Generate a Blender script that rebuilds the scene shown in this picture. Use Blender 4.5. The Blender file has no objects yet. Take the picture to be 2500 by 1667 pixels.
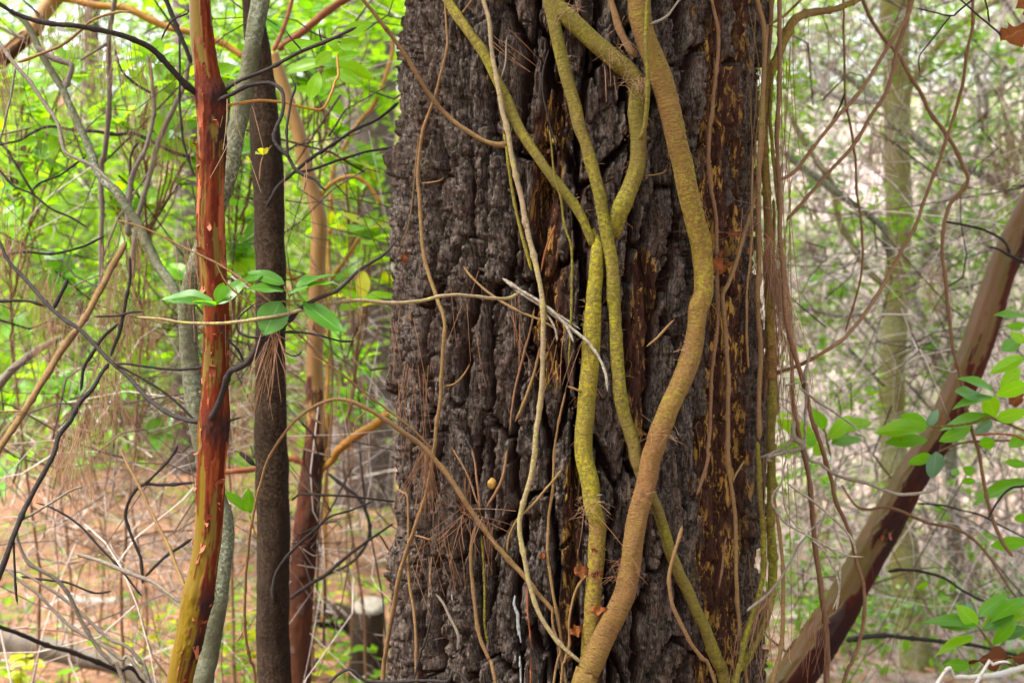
import bpy, math, random
import numpy as np
from mathutils import Vector, Matrix

random.seed(7)
rng = np.random.default_rng(11)
S = bpy.context.scene
COL = S.collection

# ------------------------------------------------------------------ camera
F, CX, CY, CAMZ = 3472.0, 1250.0, 833.5, 1.5      # focal length in photo pixels, picture centre, eye height
cd = bpy.data.cameras.new('camera'); cam = bpy.data.objects.new('camera', cd); COL.objects.link(cam)
cam.location = (0, 0, CAMZ); cam.rotation_euler = (math.radians(90), 0, 0)
cd.sensor_width = 36; cd.lens = 50; cd.clip_end = 500; cd.clip_start = 0.05
cd.dof.use_dof = True; cd.dof.focus_distance = 2.82; cd.dof.aperture_fstop = 3.8
S.camera = cam
# ------------------------------------------------------------------ sky and sun (bright overcast)
W = bpy.data.worlds.new('World'); S.world = W; W.use_nodes = True
wn = W.node_tree; wn.nodes.clear()
sky = wn.nodes.new('ShaderNodeTexSky'); sky.sky_type = 'NISHITA'; sky.sun_disc = False
SUN_EL, SUN_AZ = math.radians(57), math.radians(-114)
sky.sun_elevation = SUN_EL; sky.sun_rotation = SUN_AZ
sky.dust_density = 4.0; sky.ozone_density = 0.6; sky.air_density = 1.2
hs = wn.nodes.new('ShaderNodeHueSaturation'); hs.inputs['Saturation'].default_value = 0.35
bg = wn.nodes.new('ShaderNodeBackground'); bg.inputs['Strength'].default_value = 0.105
wo = wn.nodes.new('ShaderNodeOutputWorld')
wn.links.new(sky.outputs[0], hs.inputs['Color']); wn.links.new(hs.outputs[0], bg.inputs[0]); wn.links.new(bg.outputs[0], wo.inputs[0])
sd = bpy.data.lights.new('sun', 'SUN'); sd.energy = 1.5; sd.angle = math.radians(12); sd.color = (1, 0.96, 0.88)
sun = bpy.data.objects.new('sun', sd); COL.objects.link(sun); sun.location = (-3, -2, 8)
dv = Vector((-.50, -.22, .84))
sun.rotation_euler = dv.to_track_quat('Z', 'Y').to_euler()
sky.sun_rotation = math.atan2(dv.x, dv.y)
S.view_settings.view_transform = 'Standard'; S.view_settings.look = 'None'
S.view_settings.exposure = 2.88; S.view_settings.gamma = 1.0
S.render.engine = 'CYCLES'
cy = S.cycles
cy.use_denoising = True; cy.max_bounces = 5; cy.diffuse_bounces = 3; cy.glossy_bounces = 2
cy.transmission_bounces = 3; cy.transparent_max_bounces = 4; cy.caustics_reflective = False; cy.caustics_refractive = False

# ------------------------------------------------------------------ geometry helpers
TX, TY, TR = 0.146, 3.30, 0.412            # pine trunk axis and mean radius
def trunk_r(z): return 0.424 - 0.011 * np.clip((np.asarray(z) - 0.8) / 1.4, -0.9, 4.0)
def trunk_x(z): return TX + 0.012 * (np.asarray(z) - 1.5)
def at(u, v, Y): return np.array([(u - CX) / F * Y, Y, CAMZ - (v - CY) / F * Y])
def at_trunk(u, v, off):
    """the point that lies 'off' metres outside the bark of the pine where the line of sight meets it"""
    k = (u - CX) / F; Y = 2.9
    for _ in range(3):
        z = CAMZ - (v - CY) / F * Y
        R = float(trunk_r(z)) + off; xc = float(trunk_x(z))
        a = 1 + k * k; b = -2 * (k * xc + TY); c = xc * xc + TY * TY - R * R
        d = b * b - 4 * a * c
        Y = (-b - math.sqrt(d)) / (2 * a) if d > 0 else -b / (2 * a)
    return at(u, v, Y)

def _h(ix, iy, iz, seed):
    h = (ix.astype(np.int64) * 374761393 + iy.astype(np.int64) * 668265263 + iz.astype(np.int64) * 2147483647 + seed * 974634777) & 0xffffffff
    h = ((h ^ (h >> 13)) * 1274126177) & 0xffffffff
    h = ((h ^ (h >> 16)) * 2246822519) & 0xffffffff
    return ((h ^ (h >> 15)) & 0xffffff) / float(0xffffff)
def vn(x, y, z=None, seed=0):
    """value noise in [-1, 1]"""
    x = np.asarray(x, float); y = np.asarray(y, float)
    z = np.zeros_like(x) if z is None else np.asarray(z, float)
    x0, y0, z0 = np.floor(x), np.floor(y), np.floor(z)
    fx, fy, fz = x - x0, y - y0, z - z0
    fx = fx * fx * (3 - 2 * fx); fy = fy * fy * (3 - 2 * fy); fz = fz * fz * (3 - 2 * fz)
    r = 0
    for dx in (0, 1):
        for dy in (0, 1):
            for dz in (0, 1):
                w = (fx if dx else 1 - fx) * (fy if dy else 1 - fy) * (fz if dz else 1 - fz)
                r = r + w * _h(x0 + dx, y0 + dy, z0 + dz, seed)
    return r * 2 - 1
def fbm(x, y, z=None, o=4, seed=0):
    r = 0; a = 0.5
    for i in range(o):
        k = 2.03 ** i
        r = r + a * vn(np.asarray(x) * k, np.asarray(y) * k, None if z is None else np.asarray(z) * k, seed + i * 17); a *= 0.5
    return r
def sstep(a, b, x):
    t = np.clip((x - a) / (b - a), 0, 1); return t * t * (3 - 2 * t)
def voronoi(x, y, seed, period=None):
    """F1, F2 and the id of the nearest cell, unit cells"""
    ix, iy = np.floor(x), np.floor(y)
    f1 = np.full(x.shape, 9.0); f2 = np.full(x.shape, 9.0); cid = np.zeros(x.shape, np.int64)
    zz = np.zeros_like(ix)
    for dx in (-1, 0, 1):
        for dy in (-1, 0, 1):
            cx, cy_ = ix + dx, iy + dy
            hx = np.mod(cx, period) if period else cx
            px = cx + 0.12 + 0.76 * _h(hx, cy_, zz, seed); py = cy_ + 0.1 + 0.8 * _h(hx, cy_, zz, seed + 5)
            d = np.hypot(px - x, py - y)
            i_ = (hx.astype(np.int64) + 500) * 100000 + cy_.astype(np.int64) + 5000
            near = d < f1
            f2 = np.where(near, f1, np.minimum(f2, d)); cid = np.where(near, i_, cid); f1 = np.where(near, d, f1)
    return f1, f2, cid

def mk_mesh(name, V, Q, mats, uv=None, attrs=None, smooth=True):
    V = np.asarray(V, np.float32); Q = np.asarray(Q, np.int32); k = Q.shape[1]
    me = bpy.data.meshes.new(name)
    me.vertices.add(len(V)); me.vertices.foreach_set('co', V.ravel())
    me.loops.add(Q.size); me.loops.foreach_set('vertex_index', Q.ravel())
    me.polygons.add(len(Q)); me.polygons.foreach_set('loop_start', np.arange(0, Q.size, k, dtype=np.int32))
    try: me.polygons.foreach_set('loop_total', np.full(len(Q), k, np.int32))
    except Exception: pass
    if uv is not None:
        l = me.uv_layers.new(name='UVMap'); l.data.foreach_set('uv', np.asarray(uv, np.float32).ravel())
    for an, arr in (attrs or {}).items():
        a = me.attributes.new(an, 'FLOAT', 'POINT'); a.data.foreach_set('value', np.asarray(arr, np.float32))
    me.update(calc_edges=True)
    if smooth: me.polygons.foreach_set('use_smooth', np.ones(len(Q), bool))
    for m in (mats if isinstance(mats, list) else [mats]): me.materials.append(m)
    return me

def tagp(o, label=None, cat=None, group=None, kind=None):
    if label: o['label'] = label
    if cat: o['category'] = cat
    if group: o['group'] = group
    if kind: o['kind'] = kind
    return o
def link(name, me, parent=None):
    o = bpy.data.objects.new(name, me); COL.objects.link(o)
    if parent is not None:
        o.parent = parent
        if parent.type == 'EMPTY': o.matrix_parent_inverse = Matrix.Translation(-parent.location)
        elif parent.get('_org'): o.matrix_parent_inverse = Matrix.Translation(-Vector(parent['_org']))
    return o
def root(name, loc, label, cat, group=None):
    o = bpy.data.objects.new(name, None); o.empty_display_size = 0.05; o.location = [float(c) for c in loc]; COL.objects.link(o)
    return tagp(o, label, cat, group)
def solo(name, V, Q, mats, label, cat, group=None, kind=None, **kw):
    """a thing that is one mesh, with its origin at its lowest point"""
    V = np.asarray(V, float); b = V[np.argmin(V[:, 2])].copy()
    o = link(name, mk_mesh(name, V - b, Q, mats, **kw)); o.location = b
    return tagp(o, label, cat, group, kind)

def path(P, R, step):
    """smooth curve through P with radii R, resampled"""
    P = np.asarray(P, float); R = np.asarray(R, float); n = len(P)
    if n == 2:
        P = np.array([P[0], (P[0] + P[1]) / 2, P[1]]); R = np.array([R[0], (R[0] + R[1]) / 2, R[1]]); n = 3
    E = np.vstack([2 * P[0] - P[1], P, 2 * P[-1] - P[-2]])
    out, rad = [], []
    for i in range(n - 1):
        p0, p1, p2, p3 = E[i:i + 4]
        L = np.linalg.norm(p2 - p1); k = max(2, int(L / step))
        t = np.linspace(0, 1, k, endpoint=False)[:, None]
        out.append(0.5 * (2 * p1 + (p2 - p0) * t + (2 * p0 - 5 * p1 + 4 * p2 - p3) * t ** 2 + (3 * p1 - p0 - 3 * p2 + p3) * t ** 3))
        rad.append(R[i] + (R[i + 1] - R[i]) * t[:, 0])
    out.append(P[-1:]); rad.append(R[-1:])
    return np.vstack(out), np.concatenate(rad)

def tube(P, R, nseg=8, step=0.012, rough=0.08, disp=None, wob=0.0, seed=0, taper_end=True, curve=True):
    """vertices, quads, uv (metres) and attributes of a stem with a rough skin"""
    C, r = path(P, R, step) if curve else (np.asarray(P, float), np.asarray(R, float))
    n = len(C)
    if wob:
        s0 = np.arange(n) * step
        for k in range(3): C[:, k] += wob * fbm(s0 * 9, np.full(n, seed * 3.7 + k * 9.1), o=3, seed=seed + k)
    T = np.gradient(C, axis=0); T /= np.linalg.norm(T, axis=1)[:, None] + 1e-9
    A = np.zeros((n, 3)); a = np.cross(T[0], [0.3, 1, 0.2]); a /= np.linalg.norm(a) + 1e-9
    for i in range(n):
        a = a - T[i] * a.dot(T[i]); a /= np.linalg.norm(a) + 1e-9; A[i] = a
    B = np.cross(T, A)
    L = np.concatenate([[0], np.cumsum(np.linalg.norm(np.diff(C, axis=0), axis=1))])
    th = np.arange(nseg) / nseg * 2 * math.pi
    LL, TT = np.meshgrid(L, th, indexing='ij'); RR = np.repeat(r[:, None], nseg, 1)
    cx, sx = np.cos(TT), np.sin(TT)
    rm = float(np.mean(r))
    f = 1 / max(rm * 3.2, 0.004)
    nz = fbm(LL * f, cx * 1.2 + seed, sx * 1.2, o=3, seed=seed)
    D = RR * (1 + rough * 2 * nz)
    attrs = {}
    if disp is None and rm < .009 and rm > .0012:
        per = .075 + .05 * ((seed * 37) % 10) / 10
        D = D * (1 + .38 * np.exp(-((np.mod(LL + .01 * seed, per) - per / 2) / .0045) ** 2))
    elif disp is None: D = D * (1 + .05 * fbm(LL * 7, LL * 0 + seed, o=2, seed=seed))
    if disp: D, attrs = disp(D, LL, C, A[:, None, :] * cx[..., None] + B[:, None, :] * sx[..., None])
    if taper_end:
        D[0] *= 0.02; D[-1] *= 0.02
    V = C[:, None, :] + D[..., None] * (A[:, None, :] * cx[..., None] + B[:, None, :] * sx[..., None])
    i = np.arange(n - 1)[:, None]; j = np.arange(nseg)[None, :]; j2 = (j + 1) % nseg
    Q = np.stack([i * nseg + j, i * nseg + j2, (i + 1) * nseg + j2, (i + 1) * nseg + j], -1).reshape(-1, 4)
    circ = 2 * math.pi * rm
    uu = np.stack([j + 0 * i, j + 1 + 0 * i, j + 1 + 0 * i, j + 0 * i], -1) / nseg * circ
    vv = np.stack([L[i] + 0 * j, L[i] + 0 * j, L[i + 1] + 0 * j, L[i + 1] + 0 * j], -1)
    return V.reshape(-1, 3), Q, np.stack([uu, vv], -1).reshape(-1, 2), {k: np.asarray(v_).ravel() for k, v_ in attrs.items()}
def join(parts):
    Vs, Qs, Us = [], [], []; o = 0
    for V, Q, U, _ in parts:
        Vs.append(V); Qs.append(Q + o); Us.append(U); o += len(V)
    return np.vstack(Vs), np.vstack(Qs), np.vstack(Us)

# ------------------------------------------------------------------ materials
class NT:
    def __init__(s, name):
        s.m = bpy.data.materials.new(name); s.m.use_nodes = True; s.t = s.m.node_tree; s.t.nodes.clear()
        s.out = s.t.nodes.new('ShaderNodeOutputMaterial')
    def n(s, kind, props=None, **ins):
        nd = s.t.nodes.new('ShaderNode' + kind)
        for k, v in (props or {}).items(): setattr(nd, k, v)
        for k, v in ins.items():
            k = k.replace('_', ' ') if k not in nd.inputs else k
            s.set(nd.inputs[int(k[1:])] if k[0] == 'i' and k[1:].isdigit() else nd.inputs[k], v)
        return nd
    def set(s, sock, v):
        if isinstance(v, bpy.types.NodeSocket): s.t.links.new(v, sock)
        elif isinstance(v, bpy.types.Node): s.t.links.new(v.outputs[0], sock)
        elif isinstance(v, tuple) and sock.type == 'RGBA' and len(v) == 3: sock.default_value = (*v, 1)
        else: sock.default_value = v
    def noise(s, vec, scale, detail=4, rough=0.6, dist=0.0):
        return s.n('TexNoise', Vector=vec, Scale=scale, Detail=float(detail), Roughness=rough, Distortion=dist).outputs[0]
    def ramp(s, fac, a, b):
        return s.n('MapRange', {'clamp': True}, Value=fac, From_Min=a, From_Max=b).outputs[0]
    def mix(s, fac, a, b, mode='MIX'):
        nd = s.n('Mix', {'data_type': 'RGBA', 'blend_type': mode, 'clamp_factor': True})
        s.set(nd.inputs[0], fac); s.set(nd.inputs[6], a); s.set(nd.inputs[7], b)
        return nd.outputs[2]
    def math(s, op, a, b=0.0):
        nd = s.n('Math', {'operation': op}); s.set(nd.inputs[0], a); s.set(nd.inputs[1], b); return nd.outputs[0]
    def scaled(s, vec, sc):
        return s.n('Mapping', Vector=vec, Scale=sc).outputs[0]
    def done(s, sh):
        s.t.links.new(sh if isinstance(sh, bpy.types.NodeSocket) else sh.outputs[0], s.out.inputs[0]); return s.m

def stem_mat(name, c1, c2, spot=None, amt=0.0, bump=0.5, rough=0.9, cross=110.0, along=300.0, dark=None, rings=.28):
    t = NT(name); uv = t.n('UVMap').outputs[0]; pos = t.n('NewGeometry').outputs['Position']
    col = t.mix(t.ramp(t.noise(pos, 9, 4), 0.38, 0.62), c1, c2)
    fine = t.noise(t.scaled(uv, (cross, along, 1)), 1.0, 5, 0.65)
    dk = dark or tuple(c * 0.45 for c in c1)
    col = t.mix(t.math('MULTIPLY', t.ramp(fine, 0.58, 0.36), 0.8), col, dk)
    col = t.mix(t.math('MULTIPLY', t.ramp(t.noise(pos, 38, 5, .7), .56, .72), .6), col, tuple(c * .6 for c in c1))
    col = t.mix(t.math('MULTIPLY', t.ramp(t.noise(pos, 34, 3), .64, .70), .8), col, tuple(c * .28 for c in c1))
    streak = t.ramp(t.noise(t.scaled(uv, (95, 9, 1)), 1.0, 4, .6), .50, .64)
    col = t.mix(t.math('MULTIPLY', streak, .6), col, (c1[0] * .62, c1[1] * .66, c1[2] * .95))
    if spot:
        big = t.ramp(t.noise(pos, 5, 3), 0.62 - amt * 0.5, 0.75 - amt * 0.35)
        sm = t.ramp(t.noise(pos, 130, 4, 0.7), 0.47, 0.58)
        col = t.mix(t.math('MULTIPLY', t.math('MULTIPLY', big, sm), 0.9), col, spot)
    ring = t.ramp(t.noise(t.scaled(uv, (28, 380, 1)), 1.0, 3, 0.6), 0.43, 0.34)
    col = t.mix(t.math('MULTIPLY', ring, rings), col, tuple(c * .4 for c in c1))
    col = t.mix(t.math('MULTIPLY', t.ramp(t.noise(pos, 17, 6, .75), .52, .62), .55), col, tuple(a_ * .75 + b_ * .1 for a_, b_ in zip((c2[0], c2[1], c2[2] * .6), c1)))
    grain = t.noise(pos, 420, 3)
    col = t.mix(t.math('MULTIPLY', grain, 0.35), col, tuple(min(1, c * 1.6) for c in c2))
    h = t.math('SUBTRACT', t.math('ADD', fine, t.math('MULTIPLY', t.noise(pos, 160, 4), 0.7)), t.math('MULTIPLY', ring, rings * .85))
    b = t.n('Bump', Strength=min(1.0, bump * 1.6), Distance=0.005, Height=h)
    return t.done(t.n('BsdfPrincipled', Base_Color=col, Roughness=rough, Normal=b, Specular_IOR_Level=0.12))

M = {}
M['vine_tan'] = stem_mat('vine_tan_bark', (.165, .080, .031), (.145, .090, .024), (.20, .19, .010), .46, .8)
M['vine_brown'] = stem_mat('vine_brown_bark', (.165, .080, .031), (.142, .082, .026), (.155, .135, .012), .30, .8)
M['vine_olive'] = stem_mat('vine_olive_bark', (.145, .090, .034), (.112, .095, .017), (.215, .20, .008), .56, .8)
M['vine_yellow'] = stem_mat('vine_yellow_bark', (.150, .105, .032), (.150, .130, .018), (.29, .235, .006), .62, .8)
M['vine_pale'] = stem_mat('vine_pale_bark', (.20, .132, .084), (.25, .19, .12), (.24, .24, .024), .45, .5)
M['twig_tan'] = stem_mat('twig_tan_bark', (.20, .112, .050), (.15, .088, .042), (.16, .145, .025), .2, .5)
M['twig_grey'] = stem_mat('twig_grey_bark', (.115, .092, .075), (.17, .14, .115), (.2, .2, .13), .2, .4)
M['twig_dark'] = stem_mat('twig_dark_bark', (.018, .0145, .014), (.036, .029, .027), None, 0, .4)
M['twig_brown'] = stem_mat('twig_brown_bark', (.125, .062, .034), (.165, .09, .05), None, 0, .35)
M['twig_red'] = stem_mat('twig_red_bark', (.17, .045, .024), (.23, .085, .034), None, 0, .3, .55)
M['twig_orange'] = stem_mat('twig_orange_bark', (.30, .12, .03), (.26, .15, .026), None, 0, .2, .5)
M['lichen_twig'] = stem_mat('lichen_twig_bark', (.24, .195, .15), (.15, .11, .085), (.27, .27, .22), .6, .8)
M['lichen_bark'] = stem_mat('lichen_bark', (.075, .073, .042), (.115, .113, .07), (.24, .28, .22), .35, .6, .9, 60, 60, rings=.1)
M['moss_bark'] = stem_mat('moss_bark', (.125, .110, .026), (.180, .158, .052), (.24, .27, .20), .4, .8, .95, 30, 70, rings=.4)
M['pale_wood'] = stem_mat('pale_dead_wood', (.46, .43, .38), (.36, .32, .28), (.5, .52, .46), .3, .5)
M['brown_bark'] = stem_mat('rough_brown_bark', (.016, .0095, .006), (.030, .018, .011), (.062, .040, .025), .5, 1.0, .95, 110, 26, rings=.0)
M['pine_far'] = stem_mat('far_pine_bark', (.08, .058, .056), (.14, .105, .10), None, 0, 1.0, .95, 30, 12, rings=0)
M['needle'] = None

def madrone_mat(name, smooth_c, smooth_c2, red, red2):
    t = NT(name); pos = t.n('NewGeometry').outputs['Position']; pe = t.n('Attribute', {'attribute_name': 'peel'}).outputs['Fac']
    a = t.mix(t.ramp(t.noise(t.scaled(pos, (14, 14, 3)), 1, 3), .35, .65), smooth_c, smooth_c2)
    tone = t.n('Attribute', {'attribute_name': 'tone'}).outputs['Fac']
    b = t.mix(tone, red, red2)
    b = t.mix(t.math('MULTIPLY', t.ramp(t.noise(t.scaled(pos, (130, 130, 22)), 1, 5, .7), .40, .62), .6), b, tuple(k * .5 for k in red))
    b = t.mix(t.ramp(tone, .84, .9), b, tuple(min(1, k * 1.5 + .02) for k in red2))
    dkp = t.n('Attribute', {'attribute_name': 'rough'}).outputs['Fac']
    b = t.mix(dkp, b, (.022, .010, .009))
    col = t.mix(pe, a, b)
    h = t.math('ADD', t.math('MULTIPLY', t.noise(pos, 260, 5), t.math('MULTIPLY', pe, 1.0)), t.math('MULTIPLY', t.noise(pos, 90, 2), .15))
    bp = t.n('Bump', Strength=.5, Distance=.002, Height=h)
    r = t.n('MapRange', Value=pe, To_Min=.38, To_Max=.75)
    return t.done(t.n('BsdfPrincipled', Base_Color=col, Roughness=r, Normal=bp, Specular_IOR_Level=t.n('MapRange', Value=pe, To_Min=.14, To_Max=.05).outputs[0]))
M['madrone'] = madrone_mat('madrone_bark', (.105, .066, .004), (.092, .052, .007), (.075, .0115, .005), (.175, .040, .012))
M['madrone_lean'] = madrone_mat('leaning_madrone_bark', (.100, .046, .020), (.072, .046, .009), (.062, .012, .007), (.020, .0075, .006))
M['madrone_far'] = madrone_mat('orange_madrone_bark', (.25, .135, .06), (.18, .105, .02), (.10, .034, .016), (.045, .021, .014))
def simple(name, c, c2, rough=.6, scale=120.0, bump=.3):
    t = NT(name); pos = t.n('NewGeometry').outputs['Position']
    n = t.noise(pos, scale, 4)
    col = t.mix(t.ramp(n, .35, .65), c, c2)
    return t.done(t.n('BsdfPrincipled', Base_Color=col, Roughness=rough, Normal=t.n('Bump', Strength=bump, Distance=.002, Height=n)))
M['flake'] = simple('peeled_bark_flake', (.26, .070, .024), (.14, .028, .011), .85)
M['needle'] = simple('dry_pine_needle', (.20, .088, .036), (.14, .058, .026), .5, 30, 0)
M['needle_pale'] = simple('old_pine_needle', (.26, .145, .07), (.19, .10, .05), .55, 30, 0)
M['resin'] = simple('white_resin', (.22, .23, .235), (.10, .10, .10), .4)
M['cut_wood'] = simple('cut_wood', (.24, .215, .18), (.15, .12, .09), .8, 40)
M['gall'] = simple('golden_gall', (.25, .135, .015), (.18, .09, .012), .6, 260, .5)

def leaf_mat(name, c, c2, tc, trans=.5, rough=.35, spec=.5, island=False):
    t = NT(name)
    rnd = t.n('NewGeometry').outputs['Random Per Island'] if island else t.n('ObjectInfo').outputs['Random']
    uv = t.n('UVMap').outputs[0]; pos = t.n('NewGeometry').outputs['Position']
    col = t.mix(rnd, c, c2)
    if not island:
        sx = t.n('SeparateXYZ', Vector=uv).outputs[0]
        rib = t.ramp(t.math('ABSOLUTE', t.math('SUBTRACT', sx, .5)), .035, .0)
        col = t.mix(t.math('MULTIPLY', rib, .6), col, tuple(min(1, k * 1.9 + .04) for k in c2))
        col = t.mix(t.ramp(t.noise(pos, 60, 3), .64, .72), col, tuple(k * .55 for k in c))
    p = t.n('BsdfPrincipled', Base_Color=col, Roughness=rough, Specular_IOR_Level=spec)
    tr = t.n('BsdfTranslucent', Color=t.mix(rnd, tc, tuple(k * .8 for k in tc)))
    return t.done(t.n('MixShader', Fac=trans, i1=p.outputs[0], i2=tr.outputs[0]))
M['leaf'] = leaf_mat('green_leaf', (.048, .16, .004), (.085, .24, .005), (.20, .48, .004), .5, .38, .4)
M['leaf_near'] = leaf_mat('leathery_leaf', (.032, .105, .010), (.050, .14, .013), (.13, .30, .008), .3, .42, .28)
M['leaf_bright'] = leaf_mat('bright_leaf', (.10, .27, .003), (.16, .33, .004), (.32, .60, .004), .55, .4, .35)
M['leaf_yellow'] = leaf_mat('yellow_green_leaf', (.27, .33, .004), (.38, .36, .004), (.5, .55, .004), .5)
M['leaf_blue'] = leaf_mat('bluish_leaf', (.07, .17, .10), (.09, .2, .12), (.12, .25, .06), .2, .3)
M['leaf_dead'] = leaf_mat('dead_leaf', (.075, .025, .009), (.16, .048, .012), (.16, .045, .008), .2, .8, .1)
M['mass_green'] = leaf_mat('foliage_mass', (.035, .11, .003), (.15, .30, .006), (.27, .50, .005), .5, .5, .2, True)
M['mass_pale'] = leaf_mat('pale_foliage_mass', (.08, .15, .02), (.27, .36, .11), (.28, .44, .06), .5, .5, .3, True)
M['mass_litter'] = leaf_mat('litter_mass', (.12, .045, .022), (.40, .21, .12), (.2, .08, .03), .15, .7, .2, True)
M['mass_gloss'] = leaf_mat('glossy_foliage_mass', (.03, .09, .004), (.12, .26, .01), (.2, .42, .006), .3, .14, 1.0, True)
M['mass_dark_twig'] = leaf_mat('dark_brush_mass', (.016, .011, .010), (.10, .065, .045), (.1, .05, .02), .0, .8, .2, True)
M['mass_twig'] = leaf_mat('brush_mass', (.08, .050, .038), (.54, .46, .42), (.2, .1, .05), .0, .8, .2, True)

# ------------------------------------------------------------------ ground and hillside
def ground_z(x, y):
    x = np.asarray(x, float); y = np.asarray(y, float)
    hill = np.clip(y - 13 - 1.5 * np.sin(x * .15), 0, 60)
    return 0.24 * hill * sstep(0, 10, hill) + 0.05 * fbm(x * .7, y * .7, o=3, seed=3) * sstep(4.5, 7, np.hypot(x, y)) + 0.5 * sstep(2, 12, x) * sstep(5, 12, y)
gx = np.concatenate([np.linspace(-150, -15, 28)[:-1], np.linspace(-15, 15, 151), np.linspace(15, 150, 28)[1:]])
gy = np.concatenate([np.linspace(-60, 0, 20)[:-1], np.linspace(0, 30, 151), np.linspace(30, 300, 50)[1:]])
GX, GY = np.meshgrid(gx, gy, indexing='ij')
GV = np.stack([GX, GY, ground_z(GX, GY)], -1).reshape(-1, 3)
i = np.arange(len(gx) - 1)[:, None]; j = np.arange(len(gy) - 1)[None, :]; ny = len(gy)
GQ = np.stack([i * ny + j, (i + 1) * ny + j, (i + 1) * ny + j + 1, i * ny + j + 1], -1).reshape(-1, 4)
t = NT('needle_litter'); pos = t.n('NewGeometry').outputs['Position']
c = t.mix(t.ramp(t.noise(pos, 1.1, 5), .4, .6), (.155, .058, .025), (.090, .042, .022))
sxr = t.ramp(t.math('ADD', t.n('SeparateXYZ', Vector=pos).outputs[0], t.math('MULTIPLY', t.noise(pos, .5, 3), 4.0)), 1.5, 4.5)
c = t.mix(sxr, c, (.30, .215, .19))
c = t.mix(t.ramp(t.noise(pos, 16, 5, .75), .42, .60), c, t.mix(sxr, (.245, .112, .055), (.40, .32, .30)))
c = t.mix(t.ramp(t.noise(pos, 7, 6, .8), .53, .63), c, (.05, .028, .018))
c = t.mix(t.ramp(t.noise(pos, 2.2, 4), .58, .68), c, (.08, .14, .012))
M['ground'] = t.done(t.n('BsdfPrincipled', Base_Color=c, Roughness=.95, Normal=t.n('Bump', Strength=.8, Distance=.02, Height=t.noise(pos, 40, 6))))
tagp(link('ground', mk_mesh('ground', GV, GQ, M['ground'])), kind='structure')

# ------------------------------------------------------------------ the big pine: furrowed bark, each plate a piece of its own
th_f = np.linspace(-2.05, 2.05, 640)                        # side that faces the viewpoint
th_b = np.linspace(2.05, 2 * math.pi - 2.05, 90)[1:-1]
th = np.concatenate([th_f, th_b])
zs = np.concatenate([np.linspace(-.06, .74, 46)[:-1], np.linspace(.74, 2.32, 560), np.linspace(2.32, 3.2, 60)[1:], np.linspace(3.2, 9, 60)[1:]])
ZZ, TH = np.meshgrid(zs, th, indexing='ij')
sT, cT = np.sin(TH), np.cos(TH)
RB = trunk_r(ZZ) + .08 * np.exp(-np.clip(ZZ, 0, 9) / .18) - .006
ncell = 38
wS = TH / (2 * math.pi) * ncell
left = sstep(-.1, -.75, np.where(TH > math.pi, TH - 2 * math.pi, TH))     # narrower, taller ridges towards one side
sm = TH * .42                                                                     # metres round the trunk
dsm, dzm = np.gradient(sm, axis=1), np.gradient(ZZ, axis=0)
def metric(e):
    """distance in metres to the cell edge, and how level that edge runs"""
    gs, gz = np.gradient(e, axis=1) / dsm, np.gradient(e, axis=0) / dzm
    g = np.hypot(gs, gz) + 1e-6
    return e / g, np.abs(gz) / g
rag = fbm(sT * 34, cT * 34, ZZ * 16, 4, 51)
rag2 = fbm(sT * 80, cT * 80, ZZ * 60, 3, 52)
wx = .55 * fbm(sT * 5 + 7, cT * 5, ZZ * 2.2, 2, 21) + .22 * fbm(sT * 20, cT * 20, ZZ * 11, 3, 24)
wz = .5 * fbm(sT * 4, cT * 4 + 3, ZZ * 3, 3, 22)
f1, f2, cid = voronoi(wS + wx, ZZ / .27 + wz, 31, ncell)
edge, lev = metric(f2 - f1)
g1, g2, cid2 = voronoi(wS * 2.6 + 2.3 * wx + .5 * fbm(sT * 30, cT * 30, ZZ * 22, 2, 8), ZZ / .07 + 1.2 * wz + .5 * fbm(sT * 22, cT * 22, ZZ * 20, 2, 5), 44)
e2, lev2 = metric(g2 - g1)
hc = lambda c_, s_: _h(c_, c_ // 7, c_ * 0, s_)
fib = fbm(sT * 62, cT * 62, ZZ * 9, 4, 61)
fib2 = fbm(sT * 120, cT * 120, ZZ * 40, 3, 63)
wdt = (.018 + .009 * fbm(sT * 6, cT * 6, ZZ * 4, 2, 55)) * (1 - .60 * lev ** 2)
plate = sstep(.25, 1.0, (edge + .007 * rag + .003 * rag2) / wdt)
dep = (.058 + .024 * hc(cid, 3)) * (1 - .35 * lev ** 2)
H = -dep * (1 - plate) + (hc(cid, 9) - .5) * .040 * plate
H += (hc(cid2, 4) - .55) * .013 * plate                                      # flaky scales, one above the other
H -= .013 * (1 - sstep(.0, .0055, e2 + .002 * rag2)) * plate * (hc(cid2, 6) > .3)
lay = 6 * fbm(sT * 26 + 3, cT * 26, ZZ * 5.5, 5, 101) + .2 * rag2
H += .0052 * (np.floor(lay) + sstep(.80, 1, lay - np.floor(lay)))           # split layers with sharp lips
lay2 = 4 * fbm(sT * 12, cT * 12 + 5, ZZ * 13, 5, 111) + .2 * rag2
H += .0052 * (np.floor(lay2) + sstep(.86, 1, lay2 - np.floor(lay2)))
rid = 1 - 2 * np.abs(fbm(sT * 85, cT * 85, ZZ * 10, 4, 121))
H += .0032 * rid + .0040 * fib2 + .0025 * rag2 + .0030 * fbm(sT * 170, cT * 170, ZZ * 120, 2, 131)
# long slits that follow the grain
slit = vn(sT * 17 + .4 * fbm(sT * 9, cT * 9, ZZ * 5, 2, 72), cT * 17, ZZ * 1.7, 71)
H -= .020 * sstep(.06, .0, np.abs(slit)) * (.15 + .85 * left)
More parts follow.
